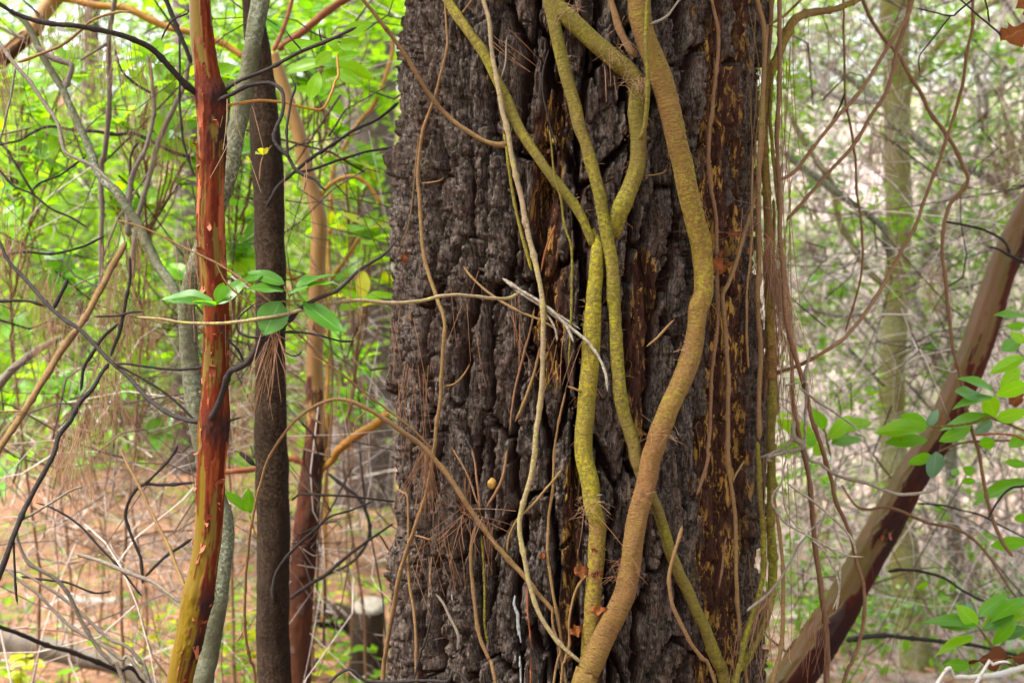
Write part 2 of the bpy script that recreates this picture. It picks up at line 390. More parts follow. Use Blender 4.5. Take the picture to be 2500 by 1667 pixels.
# weathered-open strips where the outer bark has come away
TN = np.where(TH > math.pi, TH - 2 * math.pi, TH)
inner = np.zeros_like(ZZ)
for tc, tw, z0, z1 in ((.80, .12, .5, 2.6), (1.06, .08, .5, 2.6), (-.18, .075, 1.35, 2.05), (.30, .07, 1.2, 1.75), (.93, .12, .6, 1.4), (-.05, .05, .8, 1.3)):
    inner = np.maximum(inner, np.exp(-((TN - tc - .07 * fbm(ZZ * 2.5, ZZ * 0 + tc * 9, o=2, seed=81)) / tw) ** 2) * sstep(z0, z0 + .12, ZZ) * sstep(z1, z1 - .12, ZZ))
inner = np.clip(inner * 1.5 + .7 * rag + .5 * fbm(sT * 11, cT * 11, ZZ * 5, 3, 95) - .14, 0, 1)
H = H * (1 - .55 * inner) - .013 * inner + inner * .007 * fbm(sT * 55, cT * 55, ZZ * 22, 3, 91)
H -= np.percentile(H[(zs > .8) & (zs < 2.2)], 92) - .012
RT = RB + H
PV = np.stack([trunk_x(ZZ) + RT * sT, TY - RT * cT, ZZ], -1)
nz_, nt_ = ZZ.shape
i = np.arange(nz_ - 1)[:, None]; j = np.arange(nt_)[None, :]; j2 = (j + 1) % nt_
PQ = np.stack([i * nt_ + j, i * nt_ + j2, (i + 1) * nt_ + j2, (i + 1) * nt_ + j], -1).reshape(-1, 4)
PVf = PV.reshape(-1, 3); cidf = cid.ravel(); platef = (plate * (1 - .6 * inner) * np.clip(.85 + .8 * fbm(sT * 9, cT * 9, ZZ * 4, 3, 97), .2, 1)).ravel(); innf = inner.ravel()
expo = np.clip(.5 + H / .03, 0, 1).ravel()

t = NT('pine_bark'); pos = t.n('NewGeometry').outputs['Position']
inn = t.n('Attribute', {'attribute_name': 'inner'}).outputs['Fac']; pl = t.n('Attribute', {'attribute_name': 'crust'}).outputs['Fac']
n1 = t.noise(t.scaled(pos, (120, 120, 30)), 1, 6, .7); n2 = t.noise(pos, 7, 3); n3 = t.noise(t.scaled(pos, (210, 210, 120)), 1, 4, .75)
outc = t.mix(t.ramp(n1, .42, .62), (.025, .0178, .0142), (.158, .120, .100))
outc = t.mix(t.ramp(n2, .42, .62), outc, t.mix(t.ramp(n1, .4, .68), (.026, .0160, .0118), (.142, .097, .076)))
outc = t.mix(t.math('MULTIPLY', t.ramp(n3, .54, .68), .6), outc, (.30, .255, .225))
outc = t.mix(t.math('MULTIPLY', t.ramp(n3, .46, .36), .55), outc, (.012, .0085, .0075))
fresh_shade = t.mix(t.ramp(n1, .38, .6), (.016, .0075, .006), (.045, .020, .014))
col = t.mix(t.ramp(pl, .28, .62), fresh_shade, outc)  # fresh bark tone, darkened as furrow shade; plates lightened as if lit
yel = t.ramp(t.noise(t.scaled(pos, (75, 75, 17)), 1, 5, .65, .8), .535, .59)
inc = t.mix(t.ramp(n1, .36, .64), (.016, .0062, .0048), (.075, .029, .018))
inc = t.mix(t.math('MULTIPLY', yel, t.ramp(t.noise(pos, 10, 3), .34, .50)), inc, (.36, .20, .045))
col = t.mix(t.ramp(inn, .25, .6), col, inc)
moss = t.math('MULTIPLY', t.ramp(t.noise(pos, 14, 3), .66, .74), t.ramp(t.noise(pos, 150, 3), .5, .6))
col = t.mix(t.math('MULTIPLY', moss, .7), col, (.16, .15, .015))
bp = t.n('Bump', Strength=1.0, Distance=.007, Height=t.math('ADD', t.noise(t.scaled(pos, (190, 190, 60)), 1, 6, .75), t.math('MULTIPLY', n3, .6)))
M['pine'] = t.done(t.n('BsdfPrincipled', Base_Color=col, Roughness=.95, Normal=bp, Specular_IOR_Level=.12))

pine = root('pine_tree', (TX, TY, 0), 'huge old pine trunk with deeply furrowed dark bark wrapped in climbing vines', 'tree')
fc = PQ[:, 0]
f_id = cidf[fc]; f_pl = plate.ravel()[PQ].mean(1)
fzc = PVf[fc, 2]; fth = TN.ravel()[fc]
cand = (f_pl > .30) & (fzc > .80) & (fzc < 2.24) & (np.abs(fth) < 1.5)
ids, cnt = np.unique(f_id[cand], return_counts=True)
keep = ids[np.argsort(-cnt)][:270]
isplate = cand & np.isin(f_id, keep)
def sub(mask, name, parent):
    q = PQ[mask]; u_, inv = np.unique(q, return_inverse=True)
    me = mk_mesh(name, PVf[u_], inv.reshape(-1, 4), M['pine'], attrs={'inner': innf[u_], 'crust': platef[u_]}, smooth=False)
    return link(name, me, parent)
trunk = sub(~isplate, 'trunk', pine)
# an added, unseen, shade-giving crown, high over the trunk: sprays of needles on limbs
rc = np.random.default_rng(5); cv = []
for k in range(24):
    a = k * 2.4 + rc.uniform(-.3, .3); z0 = rc.uniform(4.3, 8.5); L = rc.uniform(2.0, 4.2)
    e = np.array([math.cos(a), math.sin(a), rc.uniform(-.05, .25)])
    P = [np.array([float(trunk_x(z0)), TY, z0]) + e * L * q + np.array([0, 0, -.25 * q * q]) for q in (0, .35, .7, 1)]
    V_, Q_, U_, _ = tube(P, [.05, .035, .022, .008], 8, .1, .08, None, 0, k); link('limb', mk_mesh('limb', V_, Q_, M['pine_far'], uv=U_), pine)
    nn_ = int(L * 150); q = rc.random(nn_) ** .7; C_, _ = path(P, [1, 1, 1, 1], .05)
    cv.append(C_[(q * (len(C_) - 1)).astype(int)] + rc.normal(size=(nn_, 3)) * np.array([.38, .38, .14]))
SHADE_CROWN = np.vstack(cv)
order = np.argsort(f_id, kind='stable')
for k in keep:
    m = np.zeros(len(PQ), bool); lo, hi = np.searchsorted(f_id[order], [k, k + 1]); idx = order[lo:hi]
    m[idx] = isplate[idx]
    if m.sum() > 30: sub(m, 'bark_plate', trunk)

# ------------------------------------------------------------------ traced stems
CROP = {'A': (0, 0, 2.8), 'B': (400, 0, 2.8), 'C': (900, 0, 2.8), 'D': (1300, 0, 2.8), 'E': (1800, 0, 2.8),
        'F': (0, 540, 2.8), 'G': (400, 540, 2.8), 'H': (900, 540, 2.8), 'I': (1300, 540, 2.8), 'J': (1800, 540, 2.8),
        'K': (0, 1100, 2.766), 'L': (400, 1100, 2.766), 'M': (900, 1100, 2.766), 'N': (1300, 1100, 2.766), 'O': (1800, 1100, 2.766), 'S': (0, 0, 1.0)}
def uvs(s):
    o = []; c_ = CROP['S']
    for tok in s.split():
        if tok in CROP: c_ = CROP[tok]; continue
        x, y = tok.split(','); o.append((c_[0] + float(x) / c_[2], c_[1] + float(y) / c_[2]))
    return o
def trace(s, w, depth):
    """points in the place and radii (m) of a stem, from where it is seen, its width there and its distance"""
    pts = uvs(s); n = len(pts)
    ws = [float(k) for k in w.split('>')]; ws = np.interp(np.linspace(0, 1, n), np.linspace(0, 1, len(ws)), ws)
    clamp = depth.endswith('c'); d = depth.rstrip('c'); on = d[0] == 't'; d = d[1:] if on else d
    ds = [float(k) for k in d.split('>')]; ds = np.interp(np.linspace(0, 1, n), np.linspace(0, 1, len(ds)), ds)
    P, R = [], []
    for (u, v), w_, y in zip(pts, ws, ds):
        r = w_ / 2 / F * (2.9 if on else y)
        if on: p = at_trunk(u, v, .010 + r + y)
        else:
            p = at(u, v, y)
            if clamp:
                q = at_trunk(u, v, .014 + r)
                if 930 < u < 1870 and q[1] < p[1]: p = q
        P.append(p); R.append(r)
    def ext(i0, i1):
        u, v = pts[i0]
        p = P[i0]; d_ = p - P[i1]; d_ = d_ / (np.linalg.norm(d_) + 1e-9)
        if v > 1635:
            return [p + np.array([d_[0] * .25, d_[1] * .1 - .02, -.35]), np.array([p[0] + d_[0] * .4, p[1] + d_[1] * .15 - .03, float(ground_z(p[0], p[1])) - .04])]
        if v < 18 or u < 18 or u > 2482: return [p + d_ * .25, p + d_ * .5 + np.array([0, 0, .03])]
        return []
    a, b = ext(0, 1), ext(-1, -2)
    P = a[::-1] + P + b; R = [R[0]] * len(a) + R + [R[-1]] * len(b)
    return np.array(P), np.array(R)

# key : (name, category, label, group)
THINGS = {}
ROWS = []
def T(key, name, cat, label, rows, group=None):
    THINGS[key] = (name, cat, label, group)
    for r in rows.strip().split('\n'):
        ROWS.append([key] + [k.strip() for k in r.split('|')])

# --- climbing stems on the pine
T('v1', 'vine_stem', 'vine', 'thickest tan vine bending down the right of the pine, crossing in front of the others', '''
stem|vine_tan|53>53>52>51>49>47>44|t.025>.025>.025>.022|D 725,0 735,150 775,300 850,470 900,620 935,760 980,950 1030,1130 1060,1300 1100,1450 I 1112,0 1150,150 1168,300 1172,430 1160,520 1128,600 1121,690
lower_stem|vine_brown|46>48>48>48>51>56|t.023>.025>.025>.025|I 1163,510 1128,600 1120,720 1110,850 1060,1000 990,1150 920,1290 860,1450 830,1560 N 800,60 770,200 740,330 710,480 680,640 665,740 640,860 600,1000 540,1130 480,1250 420,1390 370,1500 340,1580
side_stem|twig_tan|15>18>20|t.02|D 530,0 555,90 590,200 640,300 700,390
side_stem|twig_grey|7>5|t.07|D 800,160 880,130 940,90 1000,10''')
T('v2', 'vine_stem', 'vine', 'thick mossy vine running diagonally from top then kinking down into a yellow elbow', '''
stem|vine_olive|40>42>43>42>40>46>40|t.0>.0>.0>.0>.0>.0>-.025|D 140,-30 190,60 260,130 360,220 480,320 580,410 670,480 720,560 722,640 715,760 718,860 720,960 708,1080 690,1200 650,1310 600,1420 560,1520 I 560,60 530,110
dead_stub|vine_olive|9>12|t.085>.085>.05|D 790,0 785,150 780,350 785,550 780,700 765,850 740,930 715,965
rootlet|twig_tan|4>3|t.02|D 760,1205 830,1200 900,1185 930,1150''')
T('v3', 'vine_stem', 'vine', 'long straight olive vine passing in front of the elbow and behind the thickest vine', '''
stem|vine_olive|30>31>31>32>31>29>28>28>32|t.005|C 1230,0 1260,150 1300,330 1350,530 1400,720 1440,880 1480,1000 1520,1150 1560,1300 1600,1480 H 1605,0 1635,150 1652,300 1665,450 1680,600 1690,750 1700,900 1705,1050 1715,1200 1740,1320 1780,1450 1810,1540 M 1800,60 1840,170 N 780,270 830,370 870,480 900,590 930,690 980,790 1030,890 1080,1000 1130,1130 1170,1220 1210,1320 1260,1450 1300,1570''')
T('v4', 'vine_stem', 'vine', 'slanting olive vine from top left that joins the bright yellow vine', '''
stem|vine_olive|25>26>25>24>20|t.0|C 545,-10 620,110 690,220 760,330 820,440 880,560 950,690 1010,830 1080,960 1160,1080 1240,1190 1320,1290 1400,1390 1470,1500 H 1490,40 1520,110 1545,170
side_stem|twig_tan|7>4|t.02|C 640,95 660,60 675,40''')
T('v5', 'vine_stem', 'vine', 'bright yellow lichen-dusted upright vine low in the middle of the pine', '''
stem|vine_yellow|16>30>40>44>45>45>45>42>34|t-.03>.0>.0>.0>.0>.0>.0>.0>-.006|H 1530,20 1550,110 1553,220 1545,400 1530,600 1520,800 1505,1000 1490,1200 1482,1400 1480,1560 M 1470,80 1490,200 1500,320 1520,420 1545,490 1545,540
lower_stem|vine_tan|36>40>42>40>41>40>42|t-.004>.0|M 1505,340 1520,420 1548,500 1548,600 1538,700 1525,850 1510,1000 1508,1150 1490,1300 1480,1400 1475,1560
rootlet|twig_tan|7>5|t.03|H 1465,1165 1400,1140 1350,1120
dead_stub|twig_grey|6>4|t.03|M 1520,305 1550,295 1580,290''')
T('v6', 'vine_stem', 'vine', 'pale slender vine with a curved side arm reaching up to the left', '''
stem|vine_pale|10>12>13>13>12>13>12>11>9|t.03>.03>.02>.02|C 783,0 820,130 840,300 860,450 885,580 910,740 940,870 960,970 985,1100 1010,1230 1050,1400 1080,1560 H 1080,0 1110,150 1150,330 1180,500 1190,650 1195,850 1190,1050 1180,1200 1160,1350 1140,1540 M 1115,40 1080,200 1040,350 1020,500 1035,650 1065,800 1100,920 1140,1060 1200,1180 1260,1270 1330,1340 1400,1400 1460,1450
side_stem|twig_tan|9>10>11>13|2.75>2.8>2.85>2.87c|B 1355,-5 1430,80 1520,200 C 110,180 200,310 280,430 370,580 450,690 560,810 680,900 800,970 890,995 960,990
side_stem|twig_grey|5>4|t.03|C 905,540 935,440 945,320 950,250''')
T('v8', 'vine_stem', 'vine', 'thin yellow stem running close beside the pale slender vine', '''
stem|vine_yellow|6>8>9>8|t.01|C 920,900 945,1020 980,1250 1010,1430 H 1050,80 1100,260 1120,340''')
T('v9', 'vine_stem', 'vine', 'long tan stem wandering down the left side of the pine to the bottom edge', '''
stem|twig_tan|6>8>10>10>9>10>11>12|t.01>.03>.02|C 520,0 525,150 540,300 520,440 470,620 420,760 380,880 355,1020 345,1200 355,1400 365,1560 H 375,180 395,320 430,440 480,570 520,680 525,760 510,880 495,1060 480,1260 455,1420 445,1560 M 410,180 385,310 340,440 300,560 250,680 210,820 180,980 150,1150 125,1350 105,1570
side_stem|twig_tan|5>4|t.03|M 300,565 370,585 410,600 440,570
side_stem|twig_tan|6>4|t.02|H 500,1135 580,1115 650,1040 690,960
side_stem|twig_tan|4>3|t.02|C 360,1260 440,1250 490,1240 515,1215''')
T('v10', 'vine_stem', 'vine', 'hair-thin stem beside the long wandering one, upper left of the pine', '''
stem|twig_tan|4>4>3|t.01|C 350,940 330,1100 300,1350 265,1560 H 200,220''')
T('v11', 'vine_stem', 'vine', 'tan stem hanging next to the long wandering one at bottom left', '''
stem|twig_tan|5>8>9|t.01|M 180,250 240,285 270,310 275,500 270,700 285,900 310,1100 320,1300 322,1560''')
T('v12', 'arching_stem', 'vine', 'long bowed stem arching from the ground over the brown trunk onto the pine', '''
stem|twig_tan|8>7>6>7>9>12>13>13>13>10|3.0>2.85>2.8>2.8>2.85>2.87>2.9c|K 1720,1567 1690,1400 1660,1200 1660,900 1680,700 1690,500 1730,300 1800,100 G 760,1560 830,1450 900,1370 1000,1290 1100,1240 1200,1220 1290,1240 1400,1290 1520,1360 1640,1450 1740,1520 M 470,80 560,200 650,330 740,460 820,570 900,680 970,760 1060,860 1130,950 1210,1040 1265,1110
side_twig|twig_tan|7>5|2.8|G 990,1330 1050,1370 1100,1395
side_twig|twig_tan|5>3|2.8|G 1390,1300 1310,1370 1290,1460
side_twig|twig_tan|6>4|2.98|K 1660,1215 1630,1260 1600,1305''')
T('v13', 'long_twig', 'twig', 'long straight thin twig slanting from upper left down onto the pine', '''
twig|twig_tan|4>6>6>5|2.62>2.6>2.72c|F 780,0 1000,60 1250,180 1500,300 1620,370 1850,540 G 850,700 1000,860 1100,960 1250,1080 1400,1200 1520,1290 1700,1430 1830,1560''')
T('v14', 'long_twig', 'twig', 'nearly level pale twig stretching from the leaves across to the pine', '''
twig|vine_pale|6>8>8>9>8>8|2.6>2.58>2.7>2.86c|F 930,650 1100,665 1250,690 1450,700 1650,685 1800,660 G 860,630 1000,590 1150,565 1350,550 1600,560 1750,550 H 560,510 700,515 870,520 960,525 1030,495''')
T('v15', 'dead_spray', 'twig', 'grey forked dead spray drooping across the yellow vine', '''
twig|lichen_twig|9>9>8>6|t.01>.03>.09|H 910,390 980,440 1080,500 1150,560 1240,620 1330,690 1420,760 1500,830 1570,920 1610,1000 1630,1080 1635,1165
side_twig|lichen_twig|8>6|t.02>.05|H 1040,470 1180,560 1300,660 1360,740 1400,830
side_twig|lichen_twig|6>5|t.02>.04|H 1200,600 1250,680 1280,760 1285,820
side_twig|lichen_twig|7>5|t.02>.03|H 1000,470 1210,590 1330,660 1450,740''')
T('v16', 'dead_spray', 'twig', 'thin knobbly twig slanting down to the pale vine above the grey spray', '''
twig|twig_tan|5>7>5|t.03|H 645,300 700,370 790,460 880,530 960,580 1060,630 1170,670 1290,740''')
T('v17', 'vine_stem', 'vine', 'thin dark green stem hanging just left of the yellow vine', '''
stem|vine_olive|4>6>6>5|t.03|C 1235,880 1250,1020 1270,1200 1310,1350 1340,1560 H 1370,150 1385,300 1385,500 1380,700 1370,900 1365,980''')
T('v18', 'rootlet', 'twig', 'dark wiry rootlet between the slanting and the straight olive vines', '''
twig|twig_dark|3>4>3|t.0|C 1225,330 1190,500 1200,650 1240,830 1290,1050''')
T('v19', 'rootlet', 'twig', 'short reddish rootlet right of the pale vine at mid height', '''
twig|twig_red|4>5>4|t.01|H 1270,20 1200,200 1180,340''')
T('v20', 'dead_twig', 'twig', 'brown twig leaning just left of the pale vine below the grey spray', '''
twig|twig_brown|5>6>4|t.01|H 1140,590 1110,750 1060,930 1020,1080 980,1280 965,1420''')
T('v21', 'dead_twig', 'twig', 'curved tan twig touching the pale vine below the grey spray', '''
twig|twig_tan|6>8>8|t.0|H 1170,850 1130,1030 1090,1180 1040,1300 1000,1375''')
T('v22', 'vine_stem', 'vine', 'thin stem falling between the pale vine and the yellow vine to the bottom', '''
stem|twig_tan|5>7>8>8|t.01|H 1345,1150 1300,1350 1270,1560 M 1240,250 1210,430 1210,650 1240,850 1265,1050 1290,1250 1310,1450 1340,1570
side_stem|twig_tan|6>6>5|t.02|M 1310,110 1220,220 1130,330 1050,410 1000,460 950,570 935,690''')
T('v24', 'dead_twig', 'twig', 'pinkish twig below the round golden gall', '''
twig|twig_brown|6>8>6|t.01|M 945,-20 910,170 850,290 785,390''')
T('v25', 'dead_twig', 'twig', 'forked reddish twig meeting the bowed stem left of the golden gall', '''
twig|twig_brown|5>6>6|t.01|M 700,-20 730,150 752,400
side_twig|twig_brown|5>5|t.01|M 560,-20 640,110 690,220 745,370''')
T('v26', 'vine_stem', 'vine', 'bowed tan stem beneath the star of needles, bottom left of the pine', '''
stem|twig_tan|8>9>10>9|t.01|M 720,500 690,660 690,820 705,970 730,1130 770,1290 820,1420 850,1520''')
T('v27', 'vine_stem', 'vine', 'thin green stem beside the bowed tan one beneath the star of needles', '''
stem|vine_olive|5>6>6|t.0|M 750,560 780,800 785,1000 785,1200 800,1300''')
T('v28', 'dead_twig', 'twig', 'pale hooked twig with a dark prong near the bottom left of the pine', '''
twig|twig_grey|7>8>7|t.03|M 450,960 500,1020 550,1120 600,1220 612,1290 600,1355
side_twig|twig_dark|4>6|t.02|M 450,975 420,1130 370,1300 310,1500''')
T('v29', 'dead_twig', 'twig', 'upright orange-red twig right of the white resin streak', '''
twig|twig_red|4>5>5|t.0|M 1070,900 1075,1100 1090,1280 1085,1570''')
T('v30', 'vine_stem', 'vine', 'thin hooked stem left of the yellow vine at the bottom', '''
stem|twig_tan|5>6>7|t.02|M 1480,830 1420,900 1380,1000 1350,1150 1350,1300 1320,1420 1305,1570''')
T('v31', 'vine_stem', 'vine', 'thin crooked stem where the pale vine crosses at the bottom', '''
stem|twig_tan|5>7>6|t.02|M 1235,1030 1245,1200 1290,1350 1245,1570''')
T('v33', 'vine_stem', 'vine', 'tan shoot curving across the long straight vine at bottom right of the pine', '''
stem|twig_tan|8>9>10>9|t.06|N 1015,510 985,620 945,760 925,880 940,1010 980,1120 1050,1270 1140,1400 1230,1570''')
T('v34', 'dead_twig', 'twig', 'short broken twig right of the long straight vine near the bulging vine bend', '''
twig|twig_tan|5>6>5|t.03|I 770,855 850,790 920,720 975,670''')
T('v35', 'dead_twig', 'twig', 'short reddish stub on the right of the pine bark at the bottom', '''
twig|twig_brown|5>7>5|t.01|N 1315,570 1290,680 1270,820 1255,930''')
# --- bundle at the right edge of the pine
T('r1', 'vine_stem', 'vine', 'reddish brown stem lying on the orange-flecked bark right of the thickest vine', '''
stem|twig_brown|8>10>9>9>8|t.01>.01>.01>.03>.02|D 1225,0 1250,120 1275,280 1270,450 1240,700 1215,900 1205,1100 1220,1280 1250,1500 I 1262,380 1275,560 1270,700 1240,900 1220,1100 1215,1350 1200,1560 N 1190,30 1160,170 1110,310''')
T('r2', 'vine_stem', 'vine', 'crooked tan stem second in from the right edge of the pine', '''
stem|twig_tan|9>10>11>11>11>10>10>10|t.03|S 1872,60 1868,180 1861,318 1853,423 1838,500 I 1430,150 1390,300 1340,440 1305,500 1305,620 1320,800 1335,1000 1335,1200 1340,1400 1340,1560 N 1330,150 1355,300 1370,500 1375,700 1375,900 1385,1100 1410,1300 1445,1570
side_stem|twig_tan|6>5|t.03|N 1340,220 1370,150 1430,60''')
T('r3', 'vine_stem', 'vine', 'upright stem at the right edge of the pine turning yellow below', '''
stem|twig_tan|13>12>12>12>12>13|t.03>.04>.04>.03|D 1530,0 1565,150 1585,300 1585,500 1575,700 1562,900 1552,1100 1548,1300 1550,1500 I 1550,300 1540,500 1545,700 1550,900 1548,1100 1550,1300 1545,1500
lower_stem|vine_olive|12>14>15>14|t.03>.05|I 1545,1490 N 1530,0 1535,200 1550,400 1557,550 1555,700 1545,850 1520,1000 1480,1130 1440,1280 1410,1430 1380,1570
side_stem|twig_brown|9>9>8>8|3.15>3.1>3.3>3.4>3.4>3.3|J 165,1050 280,1030 420,990 560,920 680,840 760,770 850,660 940,520 1000,420 1100,250 1230,0 E 1260,1420 1330,1230 1390,1080 1440,900 1490,750 1540,570 1570,350 1600,150 1605,0''')
T('r5', 'vine_stem', 'vine', 'brown hanging stem that drifts away from the pine towards lower right', '''
stem|twig_brown|11>11>12>11>10>9>9|3.1>3.1>3.05>3.2>3.3>3.3|D 1690,0 1692,200 1687,500 1685,700 1675,900 1680,1100 1690,1300 1690,1560 I 1690,150 1705,300 1725,500 1750,700 1790,900 1830,1050 1870,1180 1910,1380 O 580,0 610,100 640,200 670,350 720,450 770,580 790,680 815,800 845,920 845,1100 820,1280 770,1430 710,1570
side_stem|twig_brown|8>9>9>8|3.1>3.3|E 270,1240 380,1180 480,1070 590,930 680,800 780,690 880,560 960,430 1040,310 1100,220 1170,100 1200,0''')
T('r6', 'vine_stem', 'vine', 'thick grey-tan stem sweeping in from top right and down the edge of the pine', '''
stem|vine_tan|13>16>20>24>22>19>19>20>21>21>22|3.4>3.3>3.2>3.17>3.17>3.17>3.15>3.1>3.1|E 860,-20 760,30 640,75 520,90 430,115 370,170 320,270 270,390 225,520 200,680 190,850 190,1050 195,1250 205,1450 J 215,100 215,300 220,500 230,700 235,900 235,1100
lower_stem|vine_olive|20>22>22>20>16|3.1>3.1>3.1>3.0>2.97|J 235,1080 235,1300 235,1560 O 225,300 230,500 240,700 235,880 215,1060 180,1180 110,1330 50,1450 -20,1567
side_stem|twig_brown|9>9>10>11|3.18>3.3>3.4|E 330,1510 450,1390 560,1270 680,1130 800,980 900,830 980,700 1040,560 1080,400 1110,290 1160,150 1190,0
side_stem|twig_tan|7>6>6|3.2|E 180,190 260,150 330,110 390,50 440,0''')
T('r8', 'vine_stem', 'vine', 'short dark brown stem at the top of the bundle beside the pine', '''
stem|twig_brown|13>12>9>7|3.22|E 235,0 230,150 222,260 215,420 200,600''')
T('r24', 'vine_stem', 'vine', 'brown stem half hidden in the middle of the stem bundle', '''
stem|twig_brown|9>12>12>9|3.2|S 1860,250 1866,350 1872,450 1878,560 1876,700 1872,850 1866,980''')
T('r25', 'vine_stem', 'vine', 'short tan stem behind the needle curtain in the bundle', '''
stem|twig_tan|7>9>8|3.22|S 1888,480 1891,600 1888,750 1893,900 1898,1010''')
T('r26', 'vine_stem', 'vine', 'slender stem crossing in front of the bark just inside the bundle', '''
stem|twig_tan|5>6>6|t.05|S 1840,380 1836,560 1828,640 1822,760 1826,900''')
T('r27', 'vine_stem', 'vine', 'thin olive stem hanging at the outer side of the bundle near the top', '''
stem|vine_olive|8>9>9|3.16|S 1884,160 1880,265 1884,370 1894,450 1902,530 1908,640''')
T('r9', 'vine_stem', 'vine', 'dark brown stem hanging free of the pine in front of the leaning trunk', '''
stem|twig_brown|6>9>12>13>13>14|3.2>3.25>3.3>3.35|J 320,250 345,500 360,700 370,900 375,1100 390,1300 420,1450 O 440,0 480,200 500,400 520,600 550,800 570,1000 600,1200 615,1400 610,1570''')
T('r10', 'vine_stem', 'vine', 'orange-brown stem hugging the lower right edge of the pine', '''
stem|twig_tan|6>9>10>11|3.0>3.0>2.95|O 240,250 265,400 290,600 310,800 315,1000 310,1200 280,1400 235,1570''')
T('r13', 'hanging_vine', 'vine', 'long brown liana crossing the right background in a bent zigzag', '''
stem|twig_brown|9>10>10>9>9>9|3.6>3.7>3.6|E 855,0 920,130 1000,260 1100,390 1180,520 1250,620 1320,760 1430,900 1500,1020 1550,1150 1575,1220 1555,1290 1480,1360 1440,1430 1410,1560 J 1405,200 1430,450 1460,700 1490,900 1540,1100 1570,1300 1620,1500 1650,1600 O 1700,350 1760,550 1860,720''')
T('r15', 'hanging_vine', 'vine', 'thin dark stem hanging straight down right of the pine', '''
stem|twig_brown|5>6>6>5|3.5|E 720,-10 732,200 735,500 740,700 780,900 800,1050 820,1300 845,1560 J 850,280 820,480 770,670 740,770
side_stem|twig_dark|5>4|3.5|E 735,620 700,720 660,800 640,840''')
T('r16', 'bare_branch', 'twig', 'bare crooked twig at the top right corner carrying a dead leaf', '''
twig|twig_dark|4>5>4|3.2|E 1545,20 1650,110 1760,200 1865,290
side_twig|twig_dark|5>3|3.2|E 1555,30 1470,100 1340,80 1210,55
side_twig|twig_dark|4>3|3.2|E 1470,100 1390,200 1300,310 1240,390 1245,500
side_twig|twig_dark|4>5|3.2|E 1695,0 1720,80 1735,165''')
T('r17', 'lichen_spray', 'twig', 'pale beaded lichen-covered spray drooping in loops in front of the leaning trunk', '''
twig|lichen_twig|4>6>6>6>5>4|3.0>2.95|O 335,0 310,130 300,220 250,270 235,340 270,410 350,500 450,560 550,620 650,670 760,710 860,715
side_twig|lichen_twig|5>6>5|2.98|O 305,220 320,340 350,440 440,540
side_twig|lichen_twig|5>6>5|2.98|O 315,200 390,260 480,320 580,400 680,490 760,580 790,640 805,700
side_twig|lichen_twig|5>5>5|2.96|O 500,600 580,670 640,770 680,870 690,960 670,1080
side_twig|lichen_twig|5>5>5|2.96|O 590,635 680,720 695,850 680,980 640,1070''')
T('r18', 'lichen_spray', 'twig', 'pale knobbly twig curving right across the leaning trunk', '''
twig|lichen_twig|6>8>9>8>6|3.1|J 420,1130 470,1110 O 470,10 560,80 650,150 760,190 870,215 990,260 1100,290 1200,285 1300,265 1370,240
side_twig|lichen_twig|7>6>4|3.1|J 420,1130 540,1220 660,1300 760,1370 850,1440
side_twig|lichen_twig|8>7>5|3.1|J 470,1110 465,1050 490,950 505,850
side_twig|lichen_twig|6>5|3.1|J 420,1105 360,1115 310,1125''')
T('r19', 'hanging_vine', 'vine', 'wiry brown stem with a curl beside the leaves on the right', '''
stem|twig_brown|5>7>8>6>5|3.9|O 700,220 760,320 830,390 900,400 980,380 1080,400 1200,450 1320,490 1450,520 1550,570 1640,650 1740,780 1850,950 1936,1050''')
T('r20', 'lichen_spray', 'twig', 'pale lichen-crusted stub hanging left of the right-hand leaves', '''
twig|lichen_twig|9>13>12>8|3.05|J 395,1350 385,1440 400,1490 440,1540 O 200,40 240,70
side_twig|lichen_twig|9>6|3.05|J 375,1440 355,1530 O 130,60''')
T('r21', 'fallen_branch', 'branch', 'pale dead branch entering at the lower right corner', '''
branch|pale_wood|14>16>12>9|3.2>3.0|O 1960,1450 1850,1490 1740,1520 1600,1530 1480,1530 1360,1567
side_branch|pale_wood|8>6|3.05|O 1640,1520 1720,1450 1800,1430 1850,1445''')
T('r22', 'dead_twig', 'twig', 'slender brown twig rising to the right from the foot of the pine edge', '''
twig|twig_grey|8>7>5>4|2.9>3.1|N 1440,1100 1600,950 1730,770 1830,610 1936,480
side_twig|twig_tan|3>3|2.95|N 1470,1180 1560,1040 1640,920''')
